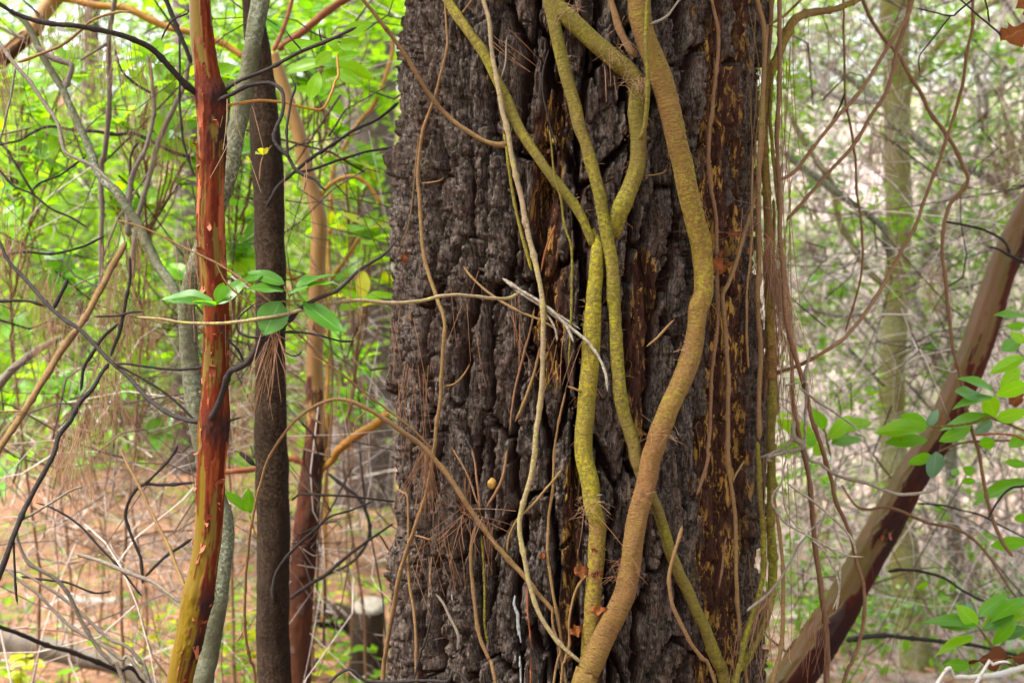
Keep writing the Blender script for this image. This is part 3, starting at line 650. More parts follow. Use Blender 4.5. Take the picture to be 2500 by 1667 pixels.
# --- trees on the left
T('grey', 'lichen_tree', 'tree', 'slim grey lichen-spotted tree bending behind the red-barked sapling', '''
trunk|lichen_bark|44>46>44>40>40>46>48>50>52>54>60|3.2>3.2>3.25>3.3>3.3>3.25>3.2|S 645,-30 602,200 565,400 535,490 500,580 468,680 456,760 463,880 475,1000 500,1120 528,1220 543,1300 530,1450 505,1600 492,1680
branch|lichen_bark|14>17>18>20>24>28|3.45>3.4>3.3|A 60,80 170,150 230,260 290,380 370,520 430,620 490,750 550,880 610,1020 650,1140 720,1240 810,1330 F 960,60 1030,200 1100,330 1170,430 1240,560
side_branch|twig_grey|14>15>14|3.4|A 230,310 330,390 440,430 488,450 478,520 445,610''')
T('brown', 'brown_tree', 'tree', 'straight dark brown rough-barked tree left of the pine', '''
trunk|brown_bark|46>60>72>78>74>72>76>80>82>82>84|3.55|S 612,-30 632,130 645,260 655,420 658,560 660,800 660,1000 661,1120 665,1300 667,1480 668,1680
branch|twig_dark|9>8>6>4|3.5|L 738,1030 735,940 760,830 830,720 920,620 1030,520 1120,440 1250,400 1420,330
branch|twig_dark|9>14|3.5|L 490,0 550,40 620,100
branch|twig_dark|9>9>8>7|3.5>3.4|B 690,1420 760,1300 830,1230 900,1180 980,1110 1100,1020 1200,950 1330,870 1460,810 1560,740 1615,695
branch|twig_dark|7>7>5|3.4|B 900,1180 1050,1150 1200,1100 1400,1040 1580,1000''')
T('far1', 'background_pine', 'tree', 'broad hazy pine trunk in the distance just left of the big pine', '''
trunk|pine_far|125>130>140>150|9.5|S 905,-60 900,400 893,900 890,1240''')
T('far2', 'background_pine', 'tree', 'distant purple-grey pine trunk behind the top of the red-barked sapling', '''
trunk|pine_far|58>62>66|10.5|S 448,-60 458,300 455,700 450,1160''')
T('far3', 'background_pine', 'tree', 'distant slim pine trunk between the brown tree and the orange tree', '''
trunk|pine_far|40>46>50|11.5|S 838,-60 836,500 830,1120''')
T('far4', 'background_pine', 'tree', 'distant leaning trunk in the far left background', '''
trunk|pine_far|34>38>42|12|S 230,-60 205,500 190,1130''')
T('dstick', 'leaning_stick', 'stick', 'straight pale tan stick leaning across the left side', '''
stick|twig_tan|14>16>17>16|3.3>2.9|F 880,140 780,300 720,420 640,550 560,680 480,800 400,930 310,1080 210,1240 110,1400 20,1530 S -40,1170
side_twig|twig_tan|4>5|2.98|F -10,1298 100,1298 185,1296''')
T('a1', 'bare_branch', 'branch', 'weathered grey branch falling from the left edge with a tan fork curving up right', '''
branch|twig_grey|9>10>9>8>6|2.9>2.8|A -10,290 60,390 110,450 200,560 280,680 350,780 400,860 430,960 460,1040 540,1090 640,1140 700,1190 755,1250
side_branch|twig_tan|7>8>7>5|2.85>2.75|A 105,435 200,400 320,350 430,290 530,210 620,140 720,100 820,80 910,88
side_branch|twig_grey|6>5|2.87|A 105,460 80,600 50,760 20,900 -10,990''')
T('a4', 'bare_sapling', 'sapling', 'upright grey stem in the upper left with a fork', '''
stem|twig_grey|11>12>13>13>12|3.6>3.7>3.8|A 790,-10 760,150 740,330 745,500 740,700 725,900 700,1080 690,1170 F 700,100 690,500
side_stem|twig_grey|6>8|3.6|A 540,420 640,350 720,300 745,290''')
T('a5', 'bare_sapling', 'sapling', 'slanting grey-tan stem just left of the red-barked sapling', '''
stem|twig_grey|9>12>13>13>14|3.7|A 1320,330 1290,430 1260,580 1190,730 1120,880 1070,1010 1040,1130 1000,1280 960,1420 F 930,60 900,400''')
T('a6', 'bare_sapling', 'sapling', 'dark knotty upright stem draped with dead needles in the upper left', '''
stem|twig_grey|7>9>10>10>14>16|3.6|A 1005,370 1030,500 1042,650 1050,760 1030,900 990,1040 940,1130 900,1230 880,1380 F 880,100
side_stem|twig_dark|5>7|3.6|A 780,330 830,470 920,570 1040,640
side_stem|twig_dark|5>7|3.6|A 960,980 920,1020 890,1100 890,1250''')
T('a7', 'bare_branch', 'branch', 'long dark branch running level behind the upper left tangle', '''
branch|twig_dark|6>7>9>9>8|3.9|A -10,1000 150,960 320,875 500,890 640,900 800,920 900,910 1000,950 1150,1020 1330,1075
side_branch|twig_dark|6>5|3.9|A 500,905 540,980 580,1090''')
T('a8', 'bare_branch', 'branch', 'black branch dropping steeply from the top behind the sapling', '''
branch|twig_dark|12>12>9|3.5|A 1125,-10 1180,130 1240,270 1310,450
side_branch|twig_dark|6>6|3.55|A 1225,230 1225,550 1240,900 1290,1070 1340,1220''')
T('a9', 'bare_branch', 'branch', 'thin dark curved branch near the left edge above the stick', '''
branch|twig_dark|6>6>5|3.4|A -10,1150 90,1260 230,1330 350,1430 500,1500 600,1560
side_branch|twig_dark|5>6|3.4|A 210,1340 270,1260 400,1200 500,1120 590,1060''')
T('f1', 'bare_branch', 'branch', 'thick dark branch slanting from the left edge down to the sapling', '''
branch|twig_dark|7>10>10>10>11>13|3.2>3.0>2.8|F -10,130 50,260 150,370 250,480 330,570 430,660 530,730 640,840 740,940 870,1050 960,1150 1080,1260 1200,1330 1310,1370 1380,1360
side_branch|twig_dark|11>9|3.1|F 380,610 420,500 465,380
side_branch|twig_dark|6>6>8|3.0|F 780,970 900,970 1100,1000 1250,1010 1400,1000
side_branch|twig_dark|5>7|2.95|F 760,960 900,1040 1060,1130 1200,1230 1330,1350
side_branch|twig_dark|8>6|3.15|F -10,545 100,545 220,555 320,590''')
T('f2', 'bare_branch', 'branch', 'thin black branch curving level behind the top of the leaning stick', '''
branch|twig_dark|6>7>5|3.5|F -10,235 150,220 330,225 480,200 600,160 730,100''')
T('f4', 'bare_branch', 'branch', 'stout grey-brown branch poking up from the left edge at mid height', '''
branch|twig_grey|22>20>17>12|4.0|F -20,1130 100,1000 230,900 330,840 420,790''')
T('f5', 'bare_branch', 'branch', 'forked dark branch hanging beneath the stick among dead needles', '''
branch|twig_dark|6>8>9>8|3.2|F 885,230 880,400 850,560 830,680 810,780 760,930
side_branch|twig_dark|8>9>7|3.2|F 820,700 720,780 640,890 580,1000 550,1170
side_branch|twig_dark|4>6>5|3.2|F 640,660 800,650 900,625 985,622''')
T('f6', 'bare_branch', 'branch', 'thick charcoal branch with a forking twig at the lower left edge', '''
branch|twig_dark|8>11>12>12>13>14|3.0>2.8|F 740,960 690,1030 620,1150 540,1250 480,1360 400,1480 K 370,0 300,130 220,290 150,430 110,530 60,680 -10,850
side_branch|twig_grey|7>6>4|2.85|K 112,475 230,420 350,350 470,280 570,240
side_branch|twig_grey|8>10>9>10>10|2.85>2.9|K 115,480 118,600 180,740 280,810 380,870 450,960 510,1070 560,1170 610,1260 680,1360 760,1440 840,1567
side_branch|twig_dark|4>6>6>5|2.9|K 230,340 330,370 440,430 560,530 660,640 750,730 840,830 910,920 960,980
side_branch|twig_dark|6>6|2.83|K 105,560 103,800 105,930 118,1050''')
T('k3', 'bare_branch', 'branch', 'pair of dark arching stems in the lower left corner', '''
branch|twig_grey|6>8>9>10|3.2|K 30,800 150,830 300,920 420,1000 520,1080 640,1190 740,1280 850,1320 940,1420 1000,1567
side_branch|twig_grey|7>9>10|3.2|K 50,800 110,860 250,960 350,1060 450,1160 570,1240 700,1310 820,1400 940,1480
side_branch|twig_dark|6>6>5|3.2|K 120,845 300,870 450,890 560,930 650,960 760,950''')
T('k5', 'fallen_branch', 'branch', 'black charred pole lying across the bottom left corner', '''
branch|twig_dark|10>11>12>11|3.6>3.9|K -20,1190 150,1250 320,1310 480,1360 640,1420 800,1490 960,1540''')
T('k6', 'dead_stick', 'stick', 'grey-tan dead stick pointing left from the foot of the red-barked sapling', '''
stick|twig_grey|9>11>10>7|2.85>2.78|K 500,690 640,730 760,780 880,830 1020,880 1120,950 1235,1035''')
T('k7', 'dead_stick', 'stick', 'slanting tan shoot meeting the foot of the red-barked sapling from the left', '''
stick|twig_tan|6>8>9>9|3.1>2.85|K 810,-20 870,110 940,260 1010,400 1080,540 1150,680 1210,820 1250,930''')
T('k8', 'bare_branch', 'branch', 'dark hooked branch looping left of the sapling near the ground', '''
branch|twig_dark|8>8>7>7|3.3|K 1320,220 1100,235 960,240 890,310 845,430 870,540 920,660 950,740 970,900
side_branch|twig_dark|7>8|3.3|K 970,850 1100,720 1200,650 1300,585
side_branch|twig_dark|6>7|3.3|K 960,235 1060,150 1150,50 1200,-40''')
T('l2', 'bare_branch', 'branch', 'dark forked branch reaching right towards the foot of the pine', '''
branch|twig_dark|9>9>7>5|4.0>3.7|L 850,1000 960,920 1100,830 1220,720 1350,620 1470,540 1545,485
side_branch|twig_dark|5>4|3.75|L 1455,560 1500,630 1540,700''')
T('l4', 'dead_twig', 'twig', 'thin twig standing in front of the stump at the bottom', '''
twig|twig_dark|6>6>7|5.2|L 1090,850 1085,1000 1080,1200 1075,1320 1000,1460 920,1567''')
T('bot', 'fallen_branch', 'branch', 'dark twig lying along the bottom edge at the foot of the pine', '''
branch|twig_dark|7>8>7|2.7|S 800,1668 900,1663 1000,1662 1090,1664 1150,1672''')
# --- trees on the right
T('mossy', 'mossy_tree', 'tree', 'mossy green-grey tree standing upright in the right background', '''
trunk|moss_bark|66>66>62>60>62>64>70>76>90|6.5|S 2180,-30 2190,200 2192,400 2195,560 2185,800 2175,1000 2185,1130 2205,1330 2228,1520 2250,1690
branch|moss_bark|16>18>20>22|6.8>6.6|E 1830,-20 1650,70 1550,150 1450,230 1350,340 1260,470 1200,570 1120,640
branch|moss_bark|12>16>17>18>18|6.3>6.5|E 320,640 370,800 450,950 560,1120 640,1250 J 700,0 760,120 830,240 900,340 1010,440
branch|lichen_bark|14>16>18>20|6.9>6.6|E 560,420 700,500 850,600 950,680 1060,760
branch|twig_dark|5>7|6.4|J 740,850 850,960 950,1070 1010,1130
branch|twig_dark|5>7|6.4|J 1150,1080 1270,1230 1370,1330''')
T('moss2', 'mossy_tree', 'tree', 'thinner mottled lichen tree farther right behind the leaning trunk', '''
trunk|lichen_bark|26>28>30>32>34|8|J 1330,-100 1300,200 1215,380 1190,520 1260,680 1330,830 1400,980 1440,1080 O 1450,200 1470,700 1490,1100 1480,1567
branch|pale_wood|14>15>16|8|E 1840,30 1760,250 1700,430 1670,600 1650,750 1600,950 1520,1150 1430,1350 1330,1560''')
T('moss3', 'mossy_tree', 'tree', 'lichen-blotched branchy tree sloping through the upper right background', '''
trunk|lichen_bark|18>22>24>26|7.4|E 1150,900 1230,950 1400,1080 1560,1140 1700,1210 1900,1350 S 2560,560 2700,760
branch|twig_grey|12>14|7.4|E 1590,350 1640,520 1690,640 1700,800 1650,1000 1580,1150
branch|twig_grey|10>13|7.4|E 1980,430 1850,540 1780,610 1690,640''')
T('moss4', 'mossy_tree', 'tree', 'low grey sloping stem between the pine and the upright mossy tree', '''
trunk|lichen_bark|14>17>18>17|5.6|E 300,1030 400,1110 520,1200 640,1290 780,1390 900,1480 1000,1560 J 1010,120 1060,260
branch|twig_grey|7>9>10|5.6|J 420,600 520,610 640,640 760,650 850,640 960,760''')
T('pale1', 'dead_branch', 'branch', 'bleached dead branch lying level in the right background near the pine', '''
branch|pale_wood|10>18>18>12|6.0|E 350,520 480,580 620,640 780,680 900,690 1000,700
side_branch|pale_wood|10>14|6.0|E 520,420 560,520 620,630
side_branch|pale_wood|6>9|6.0|E 500,200 505,330 480,480 430,580''')
T('pale2', 'dead_branch', 'branch', 'thin bleached branch in the lower part of the right background', '''
branch|pale_wood|6>9>9>6|6.2|J 480,440 600,400 760,370 880,350 1000,330
side_branch|pale_wood|5>7|6.2|J 560,320 680,230 760,150''')
T('rb1', 'bare_branch', 'branch', 'black branch leaving the leaning trunk level near the bottom right', '''
branch|twig_dark|13>11>9>7|4.3|O 740,1275 850,1255 1000,1245 1200,1265 1400,1290 1600,1310 1780,1350 1960,1400''')
T('rb2', 'bare_branch', 'branch', 'thin black branch curving right from the middle of the leaning trunk', '''
branch|twig_dark|8>7>6>5|4.2|O 1010,815 1120,805 1250,820 1400,860 1500,930 1600,985 1680,1015''')
T('rb3', 'bare_branch', 'branch', 'black twig at the upper part of the leaning trunk on the right edge', '''
branch|twig_dark|9>8>6>4|4.0|J 1980,300 1880,240 1800,190 1716,170
side_branch|twig_dark|7>6|4.0|J 1870,230 1820,140 1700,70 1560,30 1400,0
side_branch|twig_dark|5>4|4.1|O 1210,355 1350,365 1500,400 1650,440 1800,520 1936,590''')

def stem_mesh(row, k):
    _, part, mat, w, dep, pth = row
    P, R = trace(pth, w, dep)
    big = float(np.max(R))
    nseg = 28 if big > .02 else 18 if big > .008 else 9 if big > .004 else 6
    step = .006 if big > .02 else .007 if big > .008 else .009
    if big > .05: step = .02
    if mat in ('lichen_twig',): rough, wob = .34, .004
    elif big > .015: rough, wob = .085, .006
    else: rough, wob = .14, .006
    if mat == 'pine_far': rough, wob = .09, .0
    if mat == 'brown_bark': rough, wob, nseg, step = .06, .008, 48, .006
    return tube(P, R, nseg, step, rough, None, wob, k), P
OBJ = {}
def build_things():
    from collections import defaultdict
    by = defaultdict(list)
    for r in ROWS: by[r[0]].append(r)
    for k, (key, rows) in enumerate(by.items()):
        name, cat, label, group = THINGS[key]
        if len(rows) == 1:
            (V, Q, U, _), P = stem_mesh(rows[0], k)
            OBJ[key] = solo(name, V, Q, M[rows[0][2]], label, cat, group, uv=U)
            continue
        built = [(r, *stem_mesh(r, k * 7 + n)) for n, r in enumerate(rows)]
        P0 = built[0][2]; base = P0[np.argmin(P0[:, 2])]
        rt = root(name, base, label, cat, group); OBJ[key] = rt
        for r, (V, Q, U, _), P in built:
            link(r[1], mk_mesh(r[1], V, Q, M[r[2]], uv=U), rt)
build_things()

# ------------------------------------------------------------------ madrones with peeling bark
def vpix(C): return CY + (CAMZ - C[:, 2]) / C[:, 1] * F      # height along the trunk, in photo rows
def peel_disp(cov, side, amp, seed, collars=(), thick=.0016, plate_w=.011, plate_h=.10):
    vs_, cs_ = zip(*cov)
    side = np.array(side, float)
    def f(D, LL, C, N):
        v = np.repeat(vpix(C)[:, None], D.shape[1], 1)
        nx, ny = N[..., 0] * 2.0, N[..., 1] * 2.0
        nz = .66 * fbm(nx * 1.1, ny * 1.1, LL * 6, 5, seed) + .26 * vn(nx * 4, ny * 4, LL * 15, seed + 3) + .14 * vn(nx * 8, ny * 8, LL * 50, seed + 4)
        val = np.interp(v, vs_, cs_) + N @ side + amp * nz
        nA = max(5, int(round(2 * math.pi * D.mean() / plate_w)))
        ang = (np.arange(D.shape[1]) / D.shape[1] * nA)[None, :] + 0 * LL
        w1, w2, ci = voronoi(ang + .35 * fbm(nx * 2, ny * 2, LL * 18, 3, seed + 31), LL / plate_h + .5 * fbm(nx * 2, ny * 2, LL * 9, 2, seed + 32) + .25 * np.abs(vn(nx * 7, ny * 7, LL * 6, seed + 33)), seed + 30, nA)
        h1 = _h(ci, ci // 7, ci * 0, seed + 1); h2 = _h(ci, ci // 5, ci * 0, seed + 2)
        val = np.interp(v, vs_, cs_) + N @ side + amp * (.45 * nz + .62 * (h1 - .5))
        p = sstep(.485, .515, val)
        ro = np.zeros_like(p)
        for c0, w0, s0 in collars:
            ro = np.maximum(ro, np.exp(-((v - c0) / w0) ** 2) * np.clip(.6 + s0 * N[..., 0] + .9 * fbm(nx * 3, ny * 3, LL * 45, 3, seed + 9), 0, 1))
        lay = sstep(.70, .74, val + .3 * vn(nx * 4, ny * 4, LL * 18, seed + 6))
        D = D + thick * p * (.7 + 1.1 * h2) + thick * .5 * lay * p - thick * .7 * p * sstep(.07, .0, w2 - w1) + ro * .004 * (1 + fbm(nx * 9, ny * 9, LL * 90, 4, seed + 8))
        return D, {'peel': p, 'rough': ro, 'tone': h2 * p}
    return f

flake_meshes = []
for k in range(7):
    n = 6; a = .2 + .2 * k; V = []
    for i_ in range(n):
        tt = i_ / (n - 1)
        ang = a * tt * 1.5
        y, z = math.sin(ang) / a * .67, (1 - math.cos(ang)) / a * .67
        w_ = (1 - .55 * tt ** (1 + .3 * k)) * (.5 + .06 * math.sin(9 * tt + k))
        for s_ in (-1, 0, 1): V.append((s_ * w_ + .06 * math.sin(5 * tt + 2 * k), y, z * .8 + .05 * math.sin(3 * k + 7 * tt) * s_ - .02))
    Q = [(r * 3 + c, r * 3 + c + 1, r * 3 + c + 4, r * 3 + c + 3) for r in range(n - 1) for c in (0, 1)]
    flake_meshes.append(mk_mesh('bark_flake', V, Q, M['flake']))
def flakes(parent, V, peel, nseg, count, vmin, vmax, smin, smax, seed, want=lambda p: True):
    r = random.Random(seed); P = V.reshape(-1, nseg, 3); pl_ = peel.reshape(-1, nseg); n = len(P); made = 0; tries = 0
    while made < count and tries < count * 60:
        tries += 1
        i_ = r.randrange(6, n - 6); j_ = r.randrange(nseg)
        p = P[i_, j_]; c_ = P[i_].mean(0); v = CY + (CAMZ - p[2]) / p[1] * F
        nrm = p - c_; nrm /= np.linalg.norm(nrm) + 1e-9
        if not (vmin < v < vmax) or nrm[1] > .25 or not want(p): continue
        e = abs(pl_[i_, j_] - pl_[i_, (j_ + 2) % nseg]) + abs(pl_[i_ - 4, j_] - pl_[i_ + 4, j_])
        if e < .4: continue
        ax = np.array([r.gauss(0, .35), 0, r.choice((-1, 1))]); ax -= nrm * ax.dot(nrm); ax /= np.linalg.norm(ax)
        x = np.cross(ax, nrm); L = r.uniform(smin, smax); w_ = L * r.uniform(.18, .5)
        m = Matrix(((x[0] * w_, ax[0] * L, nrm[0] * L, p[0] - nrm[0] * .001), (x[1] * w_, ax[1] * L, nrm[1] * L, p[1] - nrm[1] * .001),
                    (x[2] * w_, ax[2] * L, nrm[2] * L, p[2] - nrm[2] * .001), (0, 0, 0, 1)))
        o = link('bark_flake', r.choice(flake_meshes), parent); o.matrix_basis = m; made += 1

def add_rows(rt, rows, k0=100):
    out = []
    for n, r in enumerate(rows.strip().split('\n')):
        (V, Q, U, _), P = stem_mesh([None] + [x.strip() for x in r.split('|')], k0 + n)
        out.append(link(r.split('|')[0].strip(), mk_mesh(r.split('|')[0].strip(), V, Q, M[r.split('|')[1].strip()], uv=U), rt))
    return out

# the red-barked sapling
P, R = trace('S 488,-5 492,90 505,190 512,235 514,330 514,470 514,560 520,680 528,800 524,930 523,1000 517,1100 507,1300 494,1390 481,1450 459,1560 436,1667', '52>54>58>72>60>60>63>60>57>62>66>60>64>70>62>58', '2.75')
NS = 72
sap = root('red_barked_sapling', P[-1], 'slender sapling with smooth olive skin and peeling red-orange bark, left of centre', 'tree')
V, Q, U, at_ = tube(P, R, NS, .0035, .02, peel_disp([(-300, .2), (150, .25), (212, .8), (255, .85), (310, .42), (480, .46), (600, .54), (800, .50), (970, .58), (1005, .9), (1080, .85), (1130, .46), (1300, .42), (1420, .45), (1500, .52), (1700, .46)],
              (.22, -.02, 0), 1.15, 5, ((238, 42, .5), (1045, 46, .5), (1470, 50, 1.0), (1570, 60, 1.0), (330, 70, .9)), .0016), 0, 3)
sap_trunk = link('trunk', mk_mesh('trunk', V, Q, M['madrone'], uv=U, attrs=at_), sap)
flakes(sap_trunk, V, at_['peel'], NS, 80, -20, 1690, .008, .036, 3)
sap_br = add_rows(sap, '''
branch|twig_dark|10>12>13>14>15>17|2.5>2.55>2.65>2.75|A -10,25 100,100 200,140 340,165 500,180 650,205 800,235 920,270 1020,310 1110,390 1200,490 1280,580 1370,660
branch|twig_dark|10>9>9>8|2.76>2.7>2.65|B 370,640 420,610 540,540 680,480 800,420 940,350 1100,285 1220,235 1325,185
branch|twig_dark|11>10>9>9>8>6|2.74>2.65>2.62|B 340,710 370,690 470,640 560,595 680,575 750,575 810,610 825,680 810,790 770,880 755,960 790,1020 850,1080 880,1150 940,1200 1020,1230 1060,1280 1110,1310
twig|twig_dark|7>7>6>5|2.63|B 852,1085 845,900 860,780 880,660 905,590 865,505
branch|twig_orange|7>7>6>6>6>6|2.77>2.85>3.0|B 380,745 520,715 650,695 800,705 920,730 1060,750 1110,710 1150,620 1165,560 1190,510 1180,370
branch|twig_dark|16>15>14>16>13>11>10>9>7>5|2.72>2.62>2.6>2.62|G 315,1370 370,1270 410,1150 450,1030 490,1010 560,970 620,900 680,810 760,750 840,690 900,630 960,580 1060,530 1180,480 1280,380 1380,290 1480,230 1540,180 1600,110
twig|twig_dark|5>6>7|2.7|G 350,600 352,650 380,720 430,810 500,880 545,970
twig|twig_dark|8>6>5>4|2.61|G 700,790 640,800 570,790 510,750 500,700 530,640 590,590 645,540
twig|twig_dark|6>5>4|2.6|G 790,755 950,765 1100,795 1220,820 1320,815
twig|twig_dark|4>3|2.6|G 790,870 870,925 920,920 945,885
twig|twig_dark|7>5|2.74|G 410,1370 480,1350 550,1330
twig|twig_dark|4>5>5|2.9|B 205,35 150,95 60,130 20,190 -20,290
twig|twig_dark|5>4|2.68|B 1070,300 1060,240 1055,180
twig|twig_dark|5>3|2.68|B 945,340 900,290 850,230 832,195
twig|twig_tan|4>5|2.63|G 350,260 400,380 450,450 540,530 620,610''')

# ------------------------------------------------------------------ leaves
def leaf_shape(fold, droop, twist, fat, name, mat, nx=4, ny=8, jag=0.0):
    V, U, Q = [], [], []
    for b in range(ny + 1):
        tt = b / ny
        w_ = max(.012, math.sin(math.pi * tt ** fat) ** .72)
        for a in range(nx + 1):
            s_ = (a / nx - .5)
            x = s_ * w_ * (1 + jag * math.sin(15 * tt + (2 if s_ > 0 else 0)) - jag * .5 * (b % 2))
            z = abs(x) * fold * .22 - droop * tt * tt + .4 * twist * x * tt + (.02 + .35 * jag) * math.sin(11 * tt + 4 * s_) * abs(s_) * 2
            V.append((x, tt, z)); U.append((s_ + .5, tt))
    for b in range(ny):
        for a in range(nx):
            k = b * (nx + 1) + a; Q.append((k, k + 1, k + nx + 2, k + nx + 1))
    uv = [U[i_] for q in Q for i_ in q]
    return mk_mesh(name, V, Q, mat, uv=uv)
SH = ((.35, .10, .1, .9), (.5, .28, -.3, .85), (.2, -.06, .3, 1.0), (.6, .18, .5, .8), (.15, .4, -.15, .9))
LEAF = {m: [leaf_shape(*s_, 'leaf', M[m], *((5, 11, .34) if m == 'leaf_dead' else ())) for s_ in SH] for m in ('leaf', 'leaf_near', 'leaf_bright', 'leaf_yellow', 'leaf_blue', 'leaf_dead')}
def leaf(parent, b, tip, width, nrm, mat='leaf', var=None, name='leaf'):
    b = np.asarray(b, float); y = np.asarray(tip, float) - b; L = np.linalg.norm(y) + 1e-9; yn = y / L
    z = np.asarray(nrm, float); z = z - yn * z.dot(yn); z /= np.linalg.norm(z) + 1e-9; x = np.cross(yn, z)
    o = link(name, LEAF[mat][random.randrange(len(SH)) if var is None else var], parent)
    m = Matrix(((x[0] * width, y[0], z[0] * L, b[0]), (x[1] * width, y[1], z[1] * L, b[1]), (x[2] * width, y[2], z[2] * L, b[2]), (0, 0, 0, 1)))
    o.matrix_basis = m
    return o
def traced_leaf(parent, crop, b, tip, w, Y, mat='leaf_near', dy=None, var=None, flip=1):
    """a leaf seen from base to tip with apparent width w (crop pixels); turned so that a real leaf looks that wide"""
    x0, y0, s_ = CROP[crop]
    dy = random.uniform(-.02, .04) if dy is None else dy
    p = at(x0 + b[0] / s_, y0 + b[1] / s_, Y); q = at(x0 + tip[0] / s_, y0 + tip[1] / s_, Y - dy)
    app = w / s_ / F * Y; L = np.linalg.norm(q - p); real = max(app, .40 * L); c_ = min(1, app / real)
    n = np.array([0, -1, 0]) * c_ + np.array([0, 0, 1]) * math.sqrt(max(0, 1 - c_ * c_)) * flip
    return leaf(parent, p, q, real, n, mat, var)
nl = sap_br[5]
for b, tip, w, mt, dy, var in (((825, 430), (582, 322), 92, 'leaf_near', .02, 1), ((825, 475), (580, 440), 70, 'leaf_near', .05, 0), ((680, 355), (550, 420), 40, 'leaf_near', .03, 2),
        ((898, 455), (1180, 318), 62, 'leaf_near', -.03, 3), ((930, 455), (1152, 402), 40, 'leaf', .0, 0), ((850, 492), (992, 452), 45, 'leaf_near', .02, 2),
        ((800, 548), (680, 768), 215, 'leaf_near', .03, 0), ((948, 545), (1225, 772), 120, 'leaf_near', .03, 2)):
    traced_leaf(nl, 'G', b, tip, w, 2.6, mt, dy, var)
for pth in ('G 860,600 855,560 858,520 830,465 822,440', 'G 858,520 880,480 900,455', 'G 855,545 900,543 950,545', 'G 855,560 820,548 798,550'):
    p_, r_ = trace(pth, '5>4', '2.6'); V, Q, U, _ = tube(p_, r_, 6, .006); link('petiole', mk_mesh('petiole', V, Q, M['vine_olive'], uv=U), nl)
ll = sap_br[6]
for b, tip, w, dy, var in (((350, 580), (60, 510), 48, .02, 0), ((345, 572), (-15, 470), 52, -.03, 3), ((352, 575), (222, 492), 60, .06, 1), ((358, 560), (412, 418), 85, .0, 2), ((366, 570), (570, 372), 100, -.02, 0)):
    traced_leaf(ll, 'G', b, tip, w, 2.66, 'leaf_near' if w < 60 else 'leaf', dy, var)
ob = sap_br[4]
for b, tip, w in (((1220, 230), (1425, 150), 90), ((1050, 290), (820, 335), 80), ((1200, 320), (1330, 285), 85), ((1150, 360), (1035, 440), 90), ((1190, 400), (1330, 365), 70), ((1150, 430), (1445, 490), 100), ((1180, 480), (1345, 575), 90), ((1090, 430), (820, 460), 100), ((1060, 490), (1000, 695), 80), ((1180, 350), (1130, 240), 70)):
    traced_leaf(ob, 'B', b, tip, w, 3.05 + random.uniform(-.05, .25), 'leaf_bright')

# leaning two-toned madrone on the right
P, R = trace('S 1878,1740 2000,1560 2100,1385 2180,1235 2285,1060 2368,880 2422,720 2482,570 2560,420 2640,260', '92>84>76>72>70>68>64>62>60', '4.1>4.3')
P = np.vstack([[P[0][0] - .12, P[0][1] - .02, -.05], P[-10:]]) if P[0][2] > 0 else P
R = np.concatenate([[R[0] * 1.15], R[-10:]]) if len(R) != len(P) else R
lean = root('leaning_tree', P[0], 'thick leaning tree with smooth tan upper side and dark red flaking underside, bottom right', 'tree')
V, Q, U, at_ = tube(P, R, 64, .008, .02, peel_disp([(200, .38), (500, .5), (560, .75), (620, .42), (900, .52), (1200, .52), (1400, .58), (1480, .8), (1600, .85), (1800, .9)], (.52, 0, -.26), .9, 15, ((600, 50, .4), (1130, 60, .8), (1300, 90, 1.2), (1560, 100, .8)), .004, .03, .16), .004, 3)
lt = link('trunk', mk_mesh('trunk', V, Q, M['madrone_lean'], uv=U, attrs=at_), lean)
flakes(lt, V, at_['peel'], 64, 12, 480, 1690, .012, .04, 13)

# the orange madrone behind, and its limbs
P, R = trace('B 740,350 780,470 830,620 880,780 920,900 950,1050 1000,1250 1040,1400 1065,1540 S 776,640 772,780 768,900 772,1010 768,1100 750,1250 738,1400 730,1550 728,1690', '26>30>34>36>38>40>42>46>52>54', '4.3')
fm = root('orange_tree', P[-1], 'smooth orange tree with bare satiny upper trunk and red flaking foot, behind the brown tree', 'tree')
V, Q, U, at_ = tube(P, R, 40, .008, .02, peel_disp([(0, .1), (600, .1), (850, .22), (950, .4), (1050, .55), (1150, .68), (1300, .85), (1600, 1)], (-.1, 0, 0), .7, 25, ((1120, 60, .2), (1330, 120, .2)), .003, .018, .035), 0, 3)
link('trunk', mk_mesh('trunk', V, Q, M['madrone_far'], uv=U, attrs=at_), fm)
add_rows(fm, '''
branch|twig_red|9>11>12|4.3|B 890,-20 850,120 790,260 742,355
branch|twig_red|19>18>17|4.35|B 1270,-20 1100,95 1000,170 880,270 770,350
branch|twig_orange|10>11>10>8|4.3|B 1045,1380 1110,1290 1200,1230 1310,1210 1390,1260 1440,1320 1490,1400
branch|twig_orange|9>10|4.3|G 820,300 880,380 960,440 1040,490
branch|twig_orange|10>11|4.35|G 1350,110 1260,230 1180,340 1100,450
branch|twig_orange|16>22>22|4.3>4.2|L 1060,130 1130,75 G 1200,1560 1300,1480 1420,1400 1540,1310
branch|twig_dark|8>9>8>7|4.25|L 1110,150 1220,240 1310,310 1360,390 1390,490 1380,600 1310,710 1200,790 1090,840
branch|twig_red|14>15>14|4.3|L 395,145 600,120 840,50 900,55 985,100
branch|twig_orange|18>18>16>16|4.4|A 480,0 700,45 850,60 1000,120 1130,180 1290,220 B 380,290 470,340 560,400 640,440 760,400''', 300)
T2 = root('orange_limb', at(40, 150, 4.6), 'stout smooth orange-brown limb crossing the upper left corner', 'branch')
P, R = trace('A 400,-40 300,90 230,200 100,320 -20,440 S -120,260', '40>38>36>34', '4.6')
V, Q, U, at_ = tube(P, R, 28, .01, .02, peel_disp([(-200, .1), (60, .2), (110, .6), (200, .9)], (0, 0, -.2), .6, 35), 0, 2)
